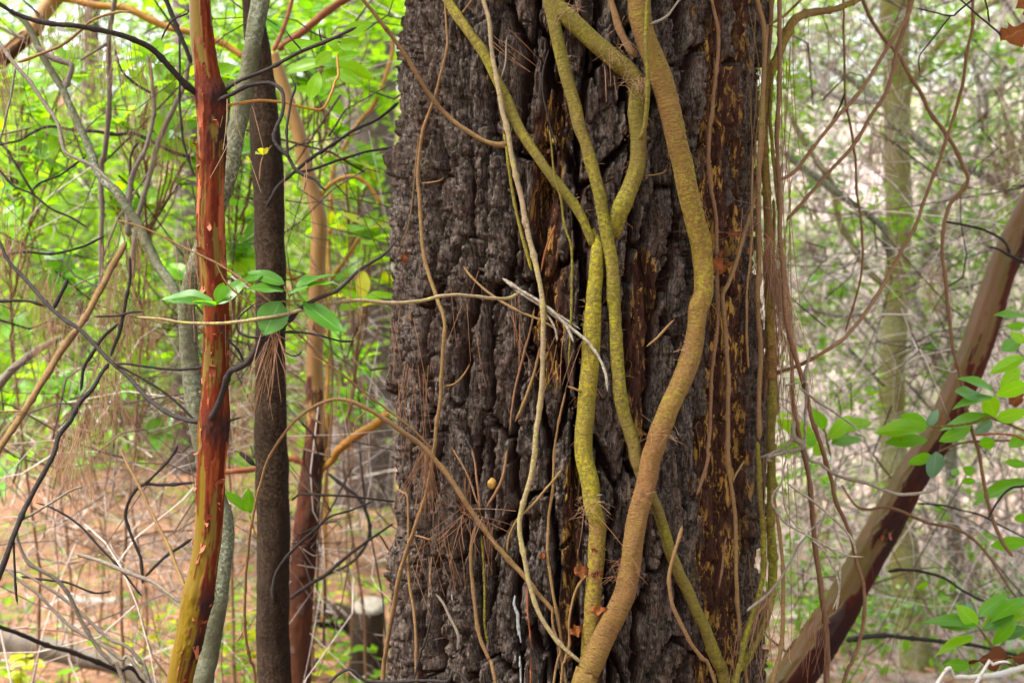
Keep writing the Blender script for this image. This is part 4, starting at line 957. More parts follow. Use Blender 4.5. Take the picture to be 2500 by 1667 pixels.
link('limb', mk_mesh('limb', V, Q, M['madrone_far'], uv=U, attrs=at_), T2)
add_rows(T2, 'side_branch|twig_dark|9>7>5|4.4|A 300,150 230,70 150,-10\nside_branch|twig_grey|8>10|4.5|A 0,190 100,240 180,270', 340)
far_s = add_rows(root('curved_sapling', at(940, 390, 5.5), 'thin pinkish curved sapling left of the pine in the middle distance', 'sapling'), '''
stem|twig_orange|9>11>11>11|5.5|S 962,90 955,140 935,200 910,260 870,310 840,360 815,420 805,600 800,900 795,1250 790,1520
side_stem|twig_tan|6>7|5.5|S 700,320 760,280 800,240 812,180''', 350)

# ------------------------------------------------------------------ sprigs of large leaves, traced
def sprig(name, label, cat, stems, leaves, crop, Y, mats, group=None):
    p0, _ = trace(stems[0][0], '6', str(Y))
    rt = root(name, p0[np.argmin(p0[:, 2])], label, cat, group)
    for pth, w, mt in stems:
        P, R = trace(pth, w, str(Y)); V, Q, U, _ = tube(P, R, 8, .01, .12, None, .003, 5); link('stem', mk_mesh('stem', V, Q, M[mt], uv=U), rt)
    for n, l in enumerate(leaves):
        b, tip, w = l[:3]; mt = l[3] if len(l) > 3 else mats[n % len(mats)]
        traced_leaf(rt, crop, b, tip, w, Y + random.uniform(-.06, .06), mt, random.uniform(-.05, .06))
    return rt
sprig('leafy_sprig', 'big-leaved green sprig in front of the leaning tree on the right', 'sprig',
      [('J 2000,1440 1900,1400 1770,1350 1700,1340 1600,1380 1400,1400 1300,1400', '6>8>6>5', 'vine_olive'), ('J 2000,1500 1900,1460 1760,1450 1620,1460', '6>5', 'twig_red')],
      [((1750, 1160), (1560, 1035), 80), ((1960, 930), (1738, 1018), 90), ((1970, 650), (1760, 625), 50), ((1965, 715), (1850, 720), 60), ((1800, 1150), (1930, 1005), 110),
       ((1700, 1195), (1475, 1180), 80), ((1740, 1205), (1490, 1218), 60), ((1980, 1110), (1770, 1195), 110), ((1762, 1345), (1700, 1180), 130, 'leaf_bright'), ((1750, 1340), (1375, 1335), 100),
       ((1770, 1350), (1980, 1305), 100), ((1745, 1362), (1622, 1455), 80, 'leaf_blue'), ((1310, 1400), (1105, 1325), 110), ((1290, 1425), (945, 1405), 85), ((1300, 1495), (1010, 1500), 90),
       ((1600, 1400), (1385, 1505), 100), ((1300, 1400), (1370, 1310), 70, 'leaf_blue'), ((1960, 1190), (1850, 1250), 80, 'leaf_dead'), ((1940, 800), (1800, 900), 80), ((1970, 830), (1870, 760), 70), ((1960, 1470), (1870, 1540), 90), ((1760, 1500), (1640, 1540), 90)],
      'J', 3.5, ['leaf', 'leaf_bright', 'leaf'])
sprig('leafy_sprig', 'green sprig poking out beside the lichen twigs at the lower right edge of the pine', 'sprig',
      [('J 640,1620 610,1500 600,1440 560,1400', '6>5', 'vine_olive'), ('J 610,1500 680,1460 760,1430', '5>4', 'vine_olive')],
      [((600, 1420), (535, 1295), 80), ((620, 1485), (800, 1330), 110), ((640, 1520), (870, 1465), 90), ((520, 1455), (265, 1365), 110), ((480, 1520), (265, 1565), 110), ((680, 1440), (925, 1320), 80), ((560, 1480), (440, 1500), 90), ((590, 1520), (520, 1600), 90)],
      'J', 3.9, ['leaf', 'leaf_bright'])
sprig('leafy_sprig', 'cluster of pointed green leaves in the lower right corner', 'sprig',
      [('O 1780,1395 1700,1290 1620,1185', '8>6', 'vine_olive'), ('O 1780,1395 1850,1450 1980,1500', '8', 'vine_olive')],
      [((1620, 1185), (1275, 1060), 70), ((1618, 1182), (1500, 1055), 110), ((1630, 1120), (1815, 952), 80), ((1600, 1190), (1390, 1152), 55), ((1950, 1060), (1690, 1115), 90), ((1870, 1110), (1650, 1205), 70, 'leaf_near'),
       ((1880, 1140), (1720, 1310), 80), ((1600, 1262), (1300, 1338), 60), ((1570, 1450), (1408, 1440), 85), ((1950, 1395), (1560, 1405), 70, 'leaf_dead'), ((1950, 1195), (1750, 1260), 80, 'leaf_near'), ((1600, 1130), (1560, 1040), 60, 'leaf_blue'), ((1950, 1000), (1740, 1060), 60)],
      'O', 3.3, ['leaf', 'leaf_bright', 'leaf'])
sprig('leafy_sprig', 'sparse sprig with a round bluish leaf hanging before the leaning tree', 'sprig',
      [('O 1345,15 1420,-20 1560,-60 1800,-70 1980,-60', '5>6', 'twig_brown'), ('O 1980,230 1850,250 1760,340 1690,470', '6>5', 'twig_dark')],
      [((1340, 5), (1328, 208), 135, 'leaf_blue'), ((1310, 30), (1158, 88), 80), ((1960, 100), (1808, 75), 60), ((1960, 205), (1590, 288), 75), ((1500, 160), (1430, 118), 55), ((1600, 150), (1530, 120), 70), ((1610, 205), (1510, 205), 50), ((1960, 610), (1708, 640), 100), ((1960, 440), (1870, 470), 60)],
      'O', 3.6, ['leaf', 'leaf'])
sprig('leafy_sprig', 'pair of upright rounded leaves just left of the dark brown tree low down', 'sprig',
      [('L 640,620 600,520 575,420', '5>4', 'vine_olive')], [((578, 425), (575, 245), 85), ((560, 410), (418, 252), 55)], 'L', 3.45, ['leaf'])
sprig('leafy_sprig', 'tiny yellow-green shoot on the dark brown tree near the top', 'sprig',
      [('B 740,990 700,1040 680,1060', '4>3', 'twig_tan'), ('B 680,1060 660,1120 650,1240', '3', 'needle')],
      [((680, 1060), (655, 985), 40, 'leaf_yellow'), ((680, 1055), (710, 1010), 36, 'leaf_yellow'), ((672, 1058), (630, 1035), 30, 'leaf_yellow'), ((600, 1110), (555, 1075), 34, 'leaf_yellow')], 'B', 3.1, ['leaf_yellow'])

# ------------------------------------------------------------------ shrubs with whorls of leaves
def shrub(name, label, cu, Y, su, v0, v1, nw, mat, L, nleaf=7, group=None, wood='twig_brown', alt=None):
    r = random.Random(int(cu * 7 + Y * 100)); X0 = (cu - CX) / F * Y
    z0 = float(ground_z(X0, Y)); rt = root(name, (X0, Y, z0), label, 'shrub', group)
    ztop = CAMZ - (v0 - CY) / F * Y; zbot = CAMZ - (v1 - CY) / F * Y
    hub = [np.array([X0 + r.uniform(-.05, .05), Y + r.uniform(-.05, .05), z0 + (ztop - z0) * k]) for k in (0, .25, .5, .75, .92)]
    hub[0][2] -= .04
    rr = [.0045 * L / .1 * k for k in (1.2, 1, .8, .6, .35)]
    V, Q, U, _ = tube(hub, rr, 8, .03, .1, None, .008, int(cu)); link('stem', mk_mesh('stem', V, Q, M[wood], uv=U), rt)
    HC, _ = path(hub, rr, .03)
    for k in range(int(nw * 1.55)):
        u = r.gauss(cu, su); v = r.uniform(v0, v1); y = Y + r.uniform(-.5, .5)
        tip = at(u, v, y)
        s_ = HC[np.argmin(np.abs(HC[:, 2] - max(z0 + .1, tip[2] - r.uniform(.15, .45))))]
        mid = (s_ + tip) / 2 + np.array([0, 0, -.06])
        V, Q, U, _ = tube([s_, mid, tip], [.0045, .0035, .002], 5, .04, .12, None, .02, k)
        link('branch', mk_mesh('branch', V, Q, M[wood], uv=U), rt)
        ax = tip - mid; ax = ax / np.linalg.norm(ax) + np.array([r.uniform(-.4, .4), r.uniform(-.6, .2), .5]); ax /= np.linalg.norm(ax)
        e1 = np.cross(ax, [.3, .5, .8]); e1 /= np.linalg.norm(e1); e2 = np.cross(ax, e1)
        ph = r.random() * 6
        for q in range(nleaf + r.randint(-2, 1)):
            a = ph + q * 2.4; sp = r.uniform(.75, 1.35)
            d = (e1 * math.cos(a) + e2 * math.sin(a)) * math.sin(sp) + ax * math.cos(sp); ll_ = L * r.uniform(.7, 1.15)
            b = tip - ax * r.uniform(0, .25) * L
            leaf(rt, b, b + d * ll_ + np.array([0, 0, -.15 * ll_]), ll_ * r.uniform(.36, .5), ax + d * .1 + np.array([0, 0, .2]), alt if alt and r.random() < .25 else mat)
for a in (('broad-leaved shrub filling the upper left corner', 60, 4.7, 75, 130, 560, 15, 'leaf_bright', .115, 'leaf'),
          ('broad-leaved shrub left of the upright grey stem at mid height', 150, 5.3, 85, 520, 980, 14, 'leaf', .115, 'leaf_bright'),
          ('broad-leaved shrub between the grey stems and the red-barked sapling near the top', 340, 4.4, 70, 120, 520, 16, 'leaf_bright', .11, 'leaf'),
          ('broad-leaved shrub behind the forked dark branches at centre left', 350, 5.4, 80, 560, 960, 13, 'leaf_bright', .11, 'leaf'),
          ('low broad-leaved shrub under the leaning stick on the left', 240, 6.4, 130, 900, 1180, 14, 'leaf', .12, 'leaf_bright'),
          ('broad-leaved shrub showing between the red-barked sapling and the brown tree', 590, 4.8, 45, 60, 780, 18, 'leaf_bright', .11, 'leaf'),
          ('broad-leaved shrub behind the orange tree near the top', 790, 5.0, 60, 20, 330, 10, 'leaf_bright', .11, 'leaf'),
          ('broad-leaved shrub between the orange tree and the pine at mid height', 870, 4.9, 40, 380, 760, 15, 'leaf_bright', .105, 'leaf_yellow'),
          ('broad-leaved shrub between the orange tree and the pine lower down', 850, 5.6, 50, 820, 1030, 9, 'leaf_bright', .105, 'leaf')):
    shrub('broad_leaved_shrub', a[0], a[1], a[2], a[3], a[4], a[5], a[6], a[7], a[8], 7, 'broad-leaved shrubs behind the sapling', alt=a[9])
for a in (('small-leaved shrub just right of the pine edge', 1985, 7.5, 55, 240, 800, 16, 'leaf', .06),
          ('small-leaved shrub behind the top of the mossy tree', 2290, 8.0, 70, 60, 470, 16, 'leaf_bright', .06),
          ('small-leaved shrub with rusty leaves at the top right edge', 2450, 7.0, 45, 90, 520, 16, 'leaf', .065),
          ('small-leaved shrub low between the pine and the mossy tree', 2010, 7.0, 60, 1130, 1600, 16, 'leaf_bright', .06),
          ('small-leaved shrub between the mossy tree and the leaning tree at mid height', 2290, 7.2, 55, 520, 1000, 12, 'leaf', .06),
          ('small-leaved shrub under the leaning tree on the right', 2350, 7.4, 70, 1180, 1620, 16, 'leaf_bright', .06)):
    shrub('small_leaved_shrub', a[0], a[1], a[2], a[3], a[4], a[5], a[6], a[7], a[8], 7, 'small-leaved shrubs on the right', alt='leaf_dead' if 'rusty' in a[0] else None)
for n, (lab, u, v, Y, k, mt) in enumerate((('yellow-green seedling in the bottom left corner', 50, 1610, 4.9, 5, 'leaf_yellow'), ('yellow-green seedling below the black charred pole', 150, 1640, 4.8, 5, 'leaf_bright'),
        ('bright seedling between the red-barked sapling and the brown tree at the bottom', 590, 1500, 5.0, 6, 'leaf_yellow'), ('bright leafy seedling against the foot of the brown tree', 575, 1590, 4.9, 6, 'leaf_bright'),
        ('yellow-leaved seedling right of the brown tree at the bottom', 752, 1620, 4.9, 3, 'leaf_yellow'), ('pale green seedling in front of the stump', 838, 1600, 5.2, 5, 'leaf_bright'),
        ('green seedling under the tan dead stick', 320, 1440, 6.0, 4, 'leaf'), ('yellow seedling left of the foot of the sapling', 385, 1490, 5.6, 4, 'leaf_yellow'), ('seedling on the litter behind the stump', 845, 1390, 7.5, 5, 'leaf_yellow'), ('green seedling in the litter left of the stump', 770, 1430, 7.0, 5, 'leaf_bright'))):
    rt_p = at(u, v, Y); gz = float(ground_z(rt_p[0], Y))
    rt = root('seedling', (rt_p[0], Y, gz), lab, 'plant', 'seedlings on the forest floor')
    V, Q, U, _ = tube([[rt_p[0], Y, gz - .02], (rt_p + [rt_p[0] + .02, Y, gz]) / 2, rt_p], [.003, .0025, .002], 6, .02, .1, None, .004, n); link('stem', mk_mesh('stem', V, Q, M['vine_olive'], uv=U), rt)
    r = random.Random(n)
    for q in range(k * 3):
        a = r.random() * 6.3; b = rt_p + np.array([r.gauss(0, .05), r.gauss(0, .05), r.uniform(-.16, .03)]); ll_ = r.uniform(.045, .085)
        d = np.array([math.cos(a), math.sin(a), r.uniform(-.2, .5)])
        leaf(rt, b, b + d * ll_, ll_ * .6, (0, -.25, 1), mt)

# ------------------------------------------------------------------ masses nobody could count
def leaf_cloud(name, C, size, mat, label, cat, flat=0.0, aspect=.5):
    n = len(C); a = rng.normal(size=(n, 3)); a[:, 2] *= .5 * (1 - flat); a /= np.linalg.norm(a, axis=1)[:, None]
    nn = rng.normal(size=(n, 3)); nn[:, 2] = np.abs(nn[:, 2]) + 1.2 + flat * 3
    b = np.cross(a, nn); b /= np.linalg.norm(b, axis=1)[:, None]; z = np.cross(b, a)
    s = (size * rng.uniform(.6, 1.25, n))[:, None]
    V = np.stack([C - a * s * .5, C + b * s * aspect * .5 - z * s * .06, C + a * s * .5, C - b * s * aspect * .5 - z * s * .06], 1).reshape(-1, 3)
    Q = np.arange(4 * n).reshape(-1, 4)
    o = link(name, mk_mesh(name, V, Q, mat)); return tagp(o, label, cat, None, 'stuff')
def clumps(spec, per):
    out = []
    for (u, v, Y, r) in spec:
        c = at(u, v, Y); k = int(per * r * r)
        d = rng.normal(size=(k, 3)); d /= np.linalg.norm(d, axis=1)[:, None]; d *= (rng.random(k) ** .4)[:, None] * r * np.array([1.1, .9, .8])
        p = c + d
        m = vn(p[:, 0] * 3, p[:, 1] * 3, p[:, 2] * 3, 5) > -.25
        p = p[m]; p[:, 2] = np.maximum(p[:, 2], ground_z(p[:, 0], p[:, 1]) + .05); out.append(p)
    return np.vstack(out)
spec = [(rng.uniform(-150, 960), rng.uniform(-120, 980), rng.uniform(7.5, 14), rng.uniform(.45, .95)) for _ in range(48)]
leaf_cloud('woodland_foliage', clumps(spec, 800), .10, M['mass_green'], 'mass of blurred bright green leaves behind the left-hand trees', 'foliage')
spec = [(rng.uniform(-300, 2900), rng.uniform(-250, 820), rng.uniform(16, 30), rng.uniform(1.2, 2.6)) for _ in range(75)]
leaf_cloud('woodland_foliage', clumps(spec, 420), .17, M['mass_pale'], 'pale green far woodland closing the view behind everything', 'foliage')
spec = [(rng.uniform(1880, 2650), rng.uniform(-120, 1000), rng.uniform(8, 13), rng.uniform(.25, .5)) for _ in range(36)]
leaf_cloud('woodland_foliage', clumps([(rng.uniform(1890, 2650), rng.uniform(-60, 1640), rng.uniform(5.5, 9), rng.uniform(.10, .24)) for _ in range(70)], 2600), .05, M['mass_gloss'], 'clumps of small glossy dark leaves in the right-hand undergrowth', 'foliage')
leaf_cloud('woodland_foliage', clumps([(rng.uniform(1890, 2650), rng.uniform(-60, 1640), rng.uniform(5.5, 9), rng.uniform(.10, .22)) for _ in range(75)], 2600), .055, M['mass_green'], 'clumps of small bright green leaves in the right-hand undergrowth', 'foliage')
leaf_cloud('woodland_foliage', clumps(spec, 700), .055, M['mass_pale'], 'scattered small pale leaves in the right-hand background', 'foliage')
n = 42000; gxr = rng.uniform(-7, 9, n); gyr = rng.uniform(5, 22, n)
C = np.stack([gxr, gyr, ground_z(gxr, gyr) + rng.uniform(.01, .16, n)], -1)
m = vn(gxr * .9, gyr * .9, None, 33) > -.18
leaf_cloud('ground_cover', C[m], .07, M['mass_green'], 'low green ground cover scattered over the forest floor', 'ground cover', .3)
n = 60000; gxr = rng.uniform(-7, 8, n); gyr = 3.2 + 16 * rng.random(n) ** 1.4
C = np.stack([gxr, gyr, ground_z(gxr, gyr) + rng.uniform(.004, .03, n)], -1)
leaf_cloud('leaf_litter', C, .09, M['mass_litter'], 'reddish litter of fallen pine needles and leaves on the ground', 'litter', .75, .12)
def brush(name, label, n, box, L, rad, seed, mat='mass_twig'):
    r = np.random.default_rng(seed); u0, u1, v0, v1, y0, y1 = box
    u = r.uniform(u0, u1, n); v = r.uniform(v0, v1, n); Y = r.uniform(y0, y1, n)
    p = np.stack([(u - CX) / F * Y, Y, CAMZ - (v - CY) / F * Y], -1)
    d = r.normal(size=(n, 3)); d[:, 1] *= .5; d /= np.linalg.norm(d, axis=1)[:, None]; b = r.normal(size=(n, 3)) * .35; b[:, 2] -= .25
    ll_ = L * r.uniform(.35, 1.3, n); rr = rad * r.uniform(.4, 1.4, n)
    ts = np.linspace(0, 1, 7); k = 3
    ax = np.cross(d, [0.2, .9, .3]); ax /= np.linalg.norm(ax, axis=1)[:, None]; bx = np.cross(d, ax)
    V = np.zeros((n, 7, k, 3))
    w2 = r.normal(size=(n, 3)) * .12
    for i_, t_ in enumerate(ts):
        c = p + d * (ll_ * t_)[:, None] + b * (ll_ * t_ * t_)[:, None] + w2 * (ll_ * math.sin(t_ * 7))[:, None]
        for j_ in range(k):
            a = 2 * math.pi * j_ / k
            V[:, i_, j_] = c + (ax * math.cos(a) + bx * math.sin(a)) * (rr * (1 - .7 * t_))[:, None]
    V[..., 2] = np.maximum(V[..., 2], -.02)
    base = (np.arange(n) * 7 * k)[:, None, None]; i_ = np.arange(6)[None, :, None]; j_ = np.arange(k)[None, None, :]; j2 = (j_ + 1) % k
    Q = np.stack(np.broadcast_arrays(base + i_ * k + j_, base + i_ * k + j2, base + (i_ + 1) * k + j2, base + (i_ + 1) * k + j_), -1).reshape(-1, 4)
    o = link(name, mk_mesh(name, V.reshape(-1, 3), Q, M[mat])); tagp(o, label, 'brush', None, 'stuff')
brush('brush_tangle', 'tangle of pale dead twigs filling the right-hand background', 1900, (1880, 2620, -80, 1650, 6.6, 11), .8, .0062, 3)
brush('brush_tangle', 'tangle of thin dark twigs in the left-hand background', 560, (-100, 950, -60, 1300, 3.6, 7.5), .6, .0032, 4, 'mass_dark_twig')
brush('brush_tangle', 'thin dark twigs among the pale ones in the right-hand background', 330, (1900, 2620, -60, 1650, 4.2, 8.0), .7, .0032, 6, 'mass_dark_twig')
brush('brush_tangle', 'fine pale dry twigs threaded through the leaves on the left', 260, (-100, 950, -50, 1300, 4.2, 8.0), .7, .0026, 9)

n = 5000; gxr = rng.uniform(-6, 8, n); gyr = 3.5 + 13 * rng.random(n) ** 1.3
leaf_cloud('leaf_litter', np.stack([gxr, gyr, ground_z(gxr, gyr) + rng.uniform(.01, .05, n)], -1), .09, M['mass_litter'], 'fallen brown leaves strewn over the needle litter', 'litter', .5, .5)
tagp(link('shade_crown', leaf_cloud('shade_crown', SHADE_CROWN, .30, M['mass_green'], None, None, .2, .28).data, pine), kind='stuff'); bpy.data.objects.remove([o for o in bpy.data.objects if o.name == 'shade_crown'][0])  # needle mass added out of view to shade the foreground

spec = [(rng.uniform(930, 1900), rng.uniform(-120, 900), rng.uniform(7.5, 14), rng.uniform(.4, .8)) for _ in range(45)]
leaf_cloud('woodland_foliage', clumps(spec, 700), .09, M['mass_green'], 'green undergrowth hidden behind the big pine', 'foliage')
brush('brush_tangle', 'tangle of dead twigs behind the big pine', 450, (950, 1850, -60, 1500, 6.5, 11), .7, .0055, 21)
brush('brush_tangle', 'fine pale web of twigs right of the pine', 330, (1900, 2620, -60, 1500, 4.2, 6.2), .75, .0026, 31)
brush('brush_tangle', 'low tangle of brown twigs over the litter on the left', 330, (-120, 930, 900, 1560, 3.8, 7.0), .65, .0026, 51)
brush('brush_tangle', 'broken pale sticks lying about on the forest floor', 110, (-150, 1000, 1220, 1700, 4.6, 8.5), .35, .004, 33)

# unseen foliage added behind the viewpoint to block frontal sky light
spec = []
rb_ = np.random.default_rng(41); pts = []
for k in range(46):
    a = rb_.uniform(-2.3, 2.3); d_ = rb_.uniform(4.0, 8.0); c = np.array([math.sin(a) * d_, -math.cos(a) * d_ + .5, rb_.uniform(.4, 4.6)]); rr_ = rb_.uniform(.7, 1.3)
    if c[1] > 1.0: continue
    q = rb_.normal(size=(650, 3)); q /= np.linalg.norm(q, axis=1)[:, None]; pts.append(c + q * (rb_.random(650) ** .4)[:, None] * rr_)
pts = np.vstack(pts); pts[:, 2] = np.maximum(pts[:, 2], .05)
leaf_cloud('woodland_foliage', pts, .16, M['mass_green'], 'added unseen foliage behind the viewpoint blocking frontal sky light', 'foliage')

# ------------------------------------------------------------------ dead pine needles
def needles(o, n, L, axis, spread, gravity, r, rad=.0007, jit=.01):
    o = np.asarray(o, float); axis = np.asarray(axis, float)
    d = axis + r.normal(size=(n, 3)) * spread; d /= np.linalg.norm(d, axis=1)[:, None]
    p = o + r.normal(size=(n, 3)) * jit; ll_ = L * r.uniform(.65, 1.15, n); g = np.array([0, 0, -1.0]) * gravity
    bend = r.normal(size=(n, 3)) * .06 + g
    ts = np.linspace(0, 1, 5); k = 3; V = np.zeros((n, 5, k, 3))
    ax = np.cross(d, [.25, .9, .31]); ax /= np.linalg.norm(ax, axis=1)[:, None] + 1e-9; bx = np.cross(d, ax)
    for i_, t_ in enumerate(ts):
        c = p + d * (ll_ * t_)[:, None] + bend * (ll_ * t_ * t_)[:, None]
        for j_ in range(k):
            a = 2 * math.pi * j_ / k; V[:, i_, j_] = c + (ax * math.cos(a) + bx * math.sin(a)) * rad * (1 - .5 * t_)
    base = (np.arange(n) * 5 * k)[:, None, None]; i_ = np.arange(4)[None, :, None]; j_ = np.arange(k)[None, None, :]; j2 = (j_ + 1) % k
    Q = np.stack(np.broadcast_arrays(base + i_ * k + j_, base + i_ * k + j2, base + (i_ + 1) * k + j2, base + (i_ + 1) * k + j_), -1).reshape(-1, 4)
    return V.reshape(-1, 3), Q
def ctr(crop, x, y): x0, y0, s_ = CROP[crop]; return x0 + x / s_, y0 + y / s_
NEED = [  # crop, x, y, depth (t = on the bark), count, length, axis, spread, gravity, label
    ('G', 760, 775, 2.6, 22, .13, (0, -.1, -1), .30, .05, 'tuft of rusty needles hanging under the twig with the round leaf'),
    ('G', 1280, 390, 2.62, 5, .13, (.05, 0, -1), .07, .0, 'few long needles caught on the dark twig left of the pine'),
    ('G', 1240, 1090, 2.68, 9, .15, (0, 0, -1), .10, .05, 'loose needles dangling from the long straight twig near the pine'),
    ('M', 400, -20, 't.05', 34, .14, (-.1, -.1, -1), .22, .0, 'thick tuft of tan needles drooping over the bowed stem on the pine'),
    ('M', 660, 425, 't.03', 26, .11, (.05, -.3, 0), 1.0, .05, 'star of rusty needles spread level across the bowed stem'),
    ('M', 735, 520, 't.02', 12, .09, (0, 0, -1), .30, .0, 'small tuft of needles below the star on the pine'),
    ('M', 450, 560, 't.02', 8, .12, (.15, 0, -1), .16, .0, 'rusty needles lying on the bark left of the star'),
    ('M', 330, 720, 't.03', 8, .11, (-.1, 0, -1), .35, .0, 'scattered needles on the bark above the pale hooked twig'),
    ('H', 250, 640, 't.01', 5, .15, (.15, 0, -1), .12, .0, 'long bent needles on the bark at the left edge of the pine'),
    ('H', 740, 560, 't.01', 5, .12, (-.05, 0, -1), .18, .0, 'needles hanging on the bark below the level pale twig'),
    ('H', 980, 600, 't.02', 7, .13, (.25, 0, -1), .14, .0, 'needles slanting across the bark left of the pale vine'),
    ('H', 1370, 800, 't.03', 7, .10, (-.2, 0, -1), .2, .0, 'needles beside the yellow vine below the grey spray'),
    ('H', 330, 1040, 't.03', 13, .16, (-.05, 0, -1), .13, .0, 'upright bunch of rusty needles above the bowed stem'),
    ('C', 860, 230, 't.03', 5, .11, (.6, 0, -.5), .15, .0, 'needles crossing the pale vine near the top'),
    ('D', 560, 400, 't.05', 4, .07, (0, 0, -1), .10, .0, 'two or three pale needles hanging from the diagonal vine'),
    ('D', 1560, 1480, 't.05', 12, .12, (-.3, 0, -.6), .5, .0, 'rusty needles caught on the right edge of the pine'),
    ('I', 1690, 330, 3.1, 60, .17, (.03, 0, -1), .14, .02, 'dense rusty needle curtain hanging in the stem bundle'),
    ('I', 1730, 520, 3.12, 60, .18, (.06, 0, -1), .12, .02, 'long needle curtain below the dense one in the stem bundle'),
    ('I', 1620, 150, 3.08, 40, .15, (.05, 0, -1), .2, .02, 'needle tangle behind the tan stem at the right edge of the pine'),
    ('I', 1790, 1060, 3.15, 14, .13, (-.05, 0, -1), .16, .02, 'rusty needles hanging right of the bundle near the pale stub'),
    ('N', 1580, 960, 3.0, 24, .15, (-.25, 0, -1), .22, .0, 'needles fallen into the foot of the stem bundle'),
    ('N', 1520, 1150, 2.98, 16, .14, (-.2, 0, -1), .2, .0, 'needles between the two yellow stems at the bottom'),
    ('N', 430, 430, 't.04', 5, .13, (.12, 0, -1), .2, .0, 'orange needles lying over the yellow vine knot'),
    ('O', 560, 1130, 3.25, 14, .13, (-.05, 0, -1), .12, .0, 'needles hanging from the dark brown free stem at lower right'),
    ('E', 420, 140, 3.2, 7, .17, (-.05, 0, -1), .2, .0, 'long orange needles dangling at the top of the bundle'),
    ('E', 690, 130, 3.4, 8, .16, (.05, 0, -1), .12, .0, 'orange needles hanging on the thin dark stem right of the pine'),
    ('E', 1150, 140, 3.4, 10, .17, (.05, 0, -1), .12, .0, 'orange needles where two brown stems meet at top right'),
    ('B', 930, 1150, 2.62, 4, .16, (.02, 0, -1), .08, .0, 'pair of needles hanging from the curled dark twig'),
    ('A', 990, 290, 2.66, 5, .12, (-.02, 0, -1), .12, .0, 'needles hanging from the long dark branch above'),
    ('F', 1470, 560, 2.66, 4, .09, (.1, 0, -1), .1, .0, 'needles below the left leaf cluster on the sapling'),
    ('B', 410, 760, 2.74, 14, .11, (.05, 0, -1), .22, .02, 'fine needles hanging right of the sapling collar'),
    ('F', 1330, 130, 3.1, 14, .13, (-.02, 0, -1), .15, .02, 'needles hanging just left of the sapling')]
rn = np.random.default_rng(77)
for (c_, x, y, Y, n, L, ax, sp, g, lab) in NEED:
    u, v = ctr(c_, x, y)
    o = at_trunk(u, v, .02 + float(Y[1:])) if isinstance(Y, str) else at(u, v, Y)
    ax = (ax[0], ax[1] - (.0 if not isinstance(Y, str) else .04), ax[2])
    V, Q = needles(o, n, L, ax, np.array([sp, sp * .35 if isinstance(Y, str) else sp, sp]), g, rn, .00085, .008 if n > 16 else .022)
    solo('needle_tuft', V, Q, M['needle' if rn.random() < .75 else 'needle_pale'], lab, 'pine needles', 'dead pine needle tufts')
LEFTN = [('A', 30, 440, 3.3, .18, 70, 'curtain of dead needles hanging at the left edge near the top'), ('A', 600, 140, 3.7, .20, 90, 'largest curtain of dead needles beneath the black branch at upper left'), ('A', 690, 330, 3.7, .15, 60, 'dead needle curtain left of the upright grey stem'),
    ('A', 790, 380, 3.6, .13, 40, 'pale dead needles right of the upright grey stem'), ('A', 1030, 430, 3.6, .14, 40, 'dead needles draping the dark knotty stem near its top'), ('A', 1040, 800, 3.7, .14, 50, 'dead needles draping the dark knotty stem lower down'), ('A', 1180, 880, 3.8, .16, 60, 'dead needle curtain left of the sapling at upper height'),
    ('A', 230, 200, 3.6, .17, 50, 'dead needles beneath the orange-brown limb'), ('A', 430, 640, 3.6, .14, 40, 'dead needles on the grey tree branch at the upper left'), ('A', 1180, 560, 3.9, .14, 40, 'dead needles beside the slanting grey-tan stem'),
    ('F', 60, 120, 3.5, .18, 60, 'dead needle curtain at the left edge at mid height'), ('F', 300, 330, 3.6, .20, 80, 'long dead needle curtain left of the leaning stick'), ('F', 460, 600, 3.6, .19, 70, 'dead needles behind the leaning stick'), ('F', 760, 330, 3.5, .20, 90, 'dense dead needles just right of the leaning stick'),
    ('F', 900, 230, 3.4, .16, 60, 'dead needles hanging from the fork of the dark branch'), ('F', 860, 720, 3.4, .18, 60, 'dead needles under the forked dark branch'), ('F', 740, 1020, 3.3, .22, 80, 'longest dead needle tail hanging from the branch crossing'), ('F', 300, 760, 3.8, .16, 50, 'dead needles near the stout grey-brown branch'),
    ('F', 450, 1440, 3.0, .16, 60, 'dead needle tail on the charcoal branch'), ('F', 1000, 560, 3.7, .14, 40, 'dead needles left of the grey lichen tree'), ('F', 590, 1260, 3.3, .16, 50, 'dead needles beneath the charcoal branch fork'), ('K', 420, -40, 3.6, .2, 60, 'dead needle curtain at lower left above the tan stick'),
    ('K', 660, 560, 4.2, .2, 60, 'dead needles hanging low left of the hooked dark branch'), ('K', 960, 880, 4.0, .2, 50, 'dead needles hanging near the forest floor by the sapling'), ('F', 1180, 1180, 3.4, .14, 36, 'dead needles left of the sapling collar'), ('G', 480, 1180, 3.0, .15, 40, 'dead needles right of the sapling lower down'), ('E', 960, 900, 4.4, .2, 70, 'dead needles hanging in front of the mossy tree'), ('E', 1850, 900, 4.5, .22, 80, 'dead needle curtain at the right edge'), ('E', 640, 180, 4.4, .18, 50, 'dead needles high between the pine and the mossy tree'), ('J', 1350, 330, 4.6, .18, 60, 'dead needles between the mossy tree and the leaning tree')]
for (c_, x, y, Y, L, n, lab) in LEFTN:
    u, v = ctr(c_, x, y); V, Q = [], []
    off = 0
    for k in range(3):
        o = at(u + rn.normal() * 14, v + rn.normal() * 26, Y + rn.normal() * .04)
        v_, q_ = needles(o, n // 4, L * rn.uniform(.7, 1.1), (rn.normal() * .1, rn.normal() * .1, -1), .2, .03, rn, .0007, .02)
        V.append(v_); Q.append(q_ + off); off += len(v_)
    solo('needle_tuft', np.vstack(V), np.vstack(Q), M['needle_pale' if rn.random() < .6 else 'needle'], lab, 'pine needles', 'dead pine needle tufts')

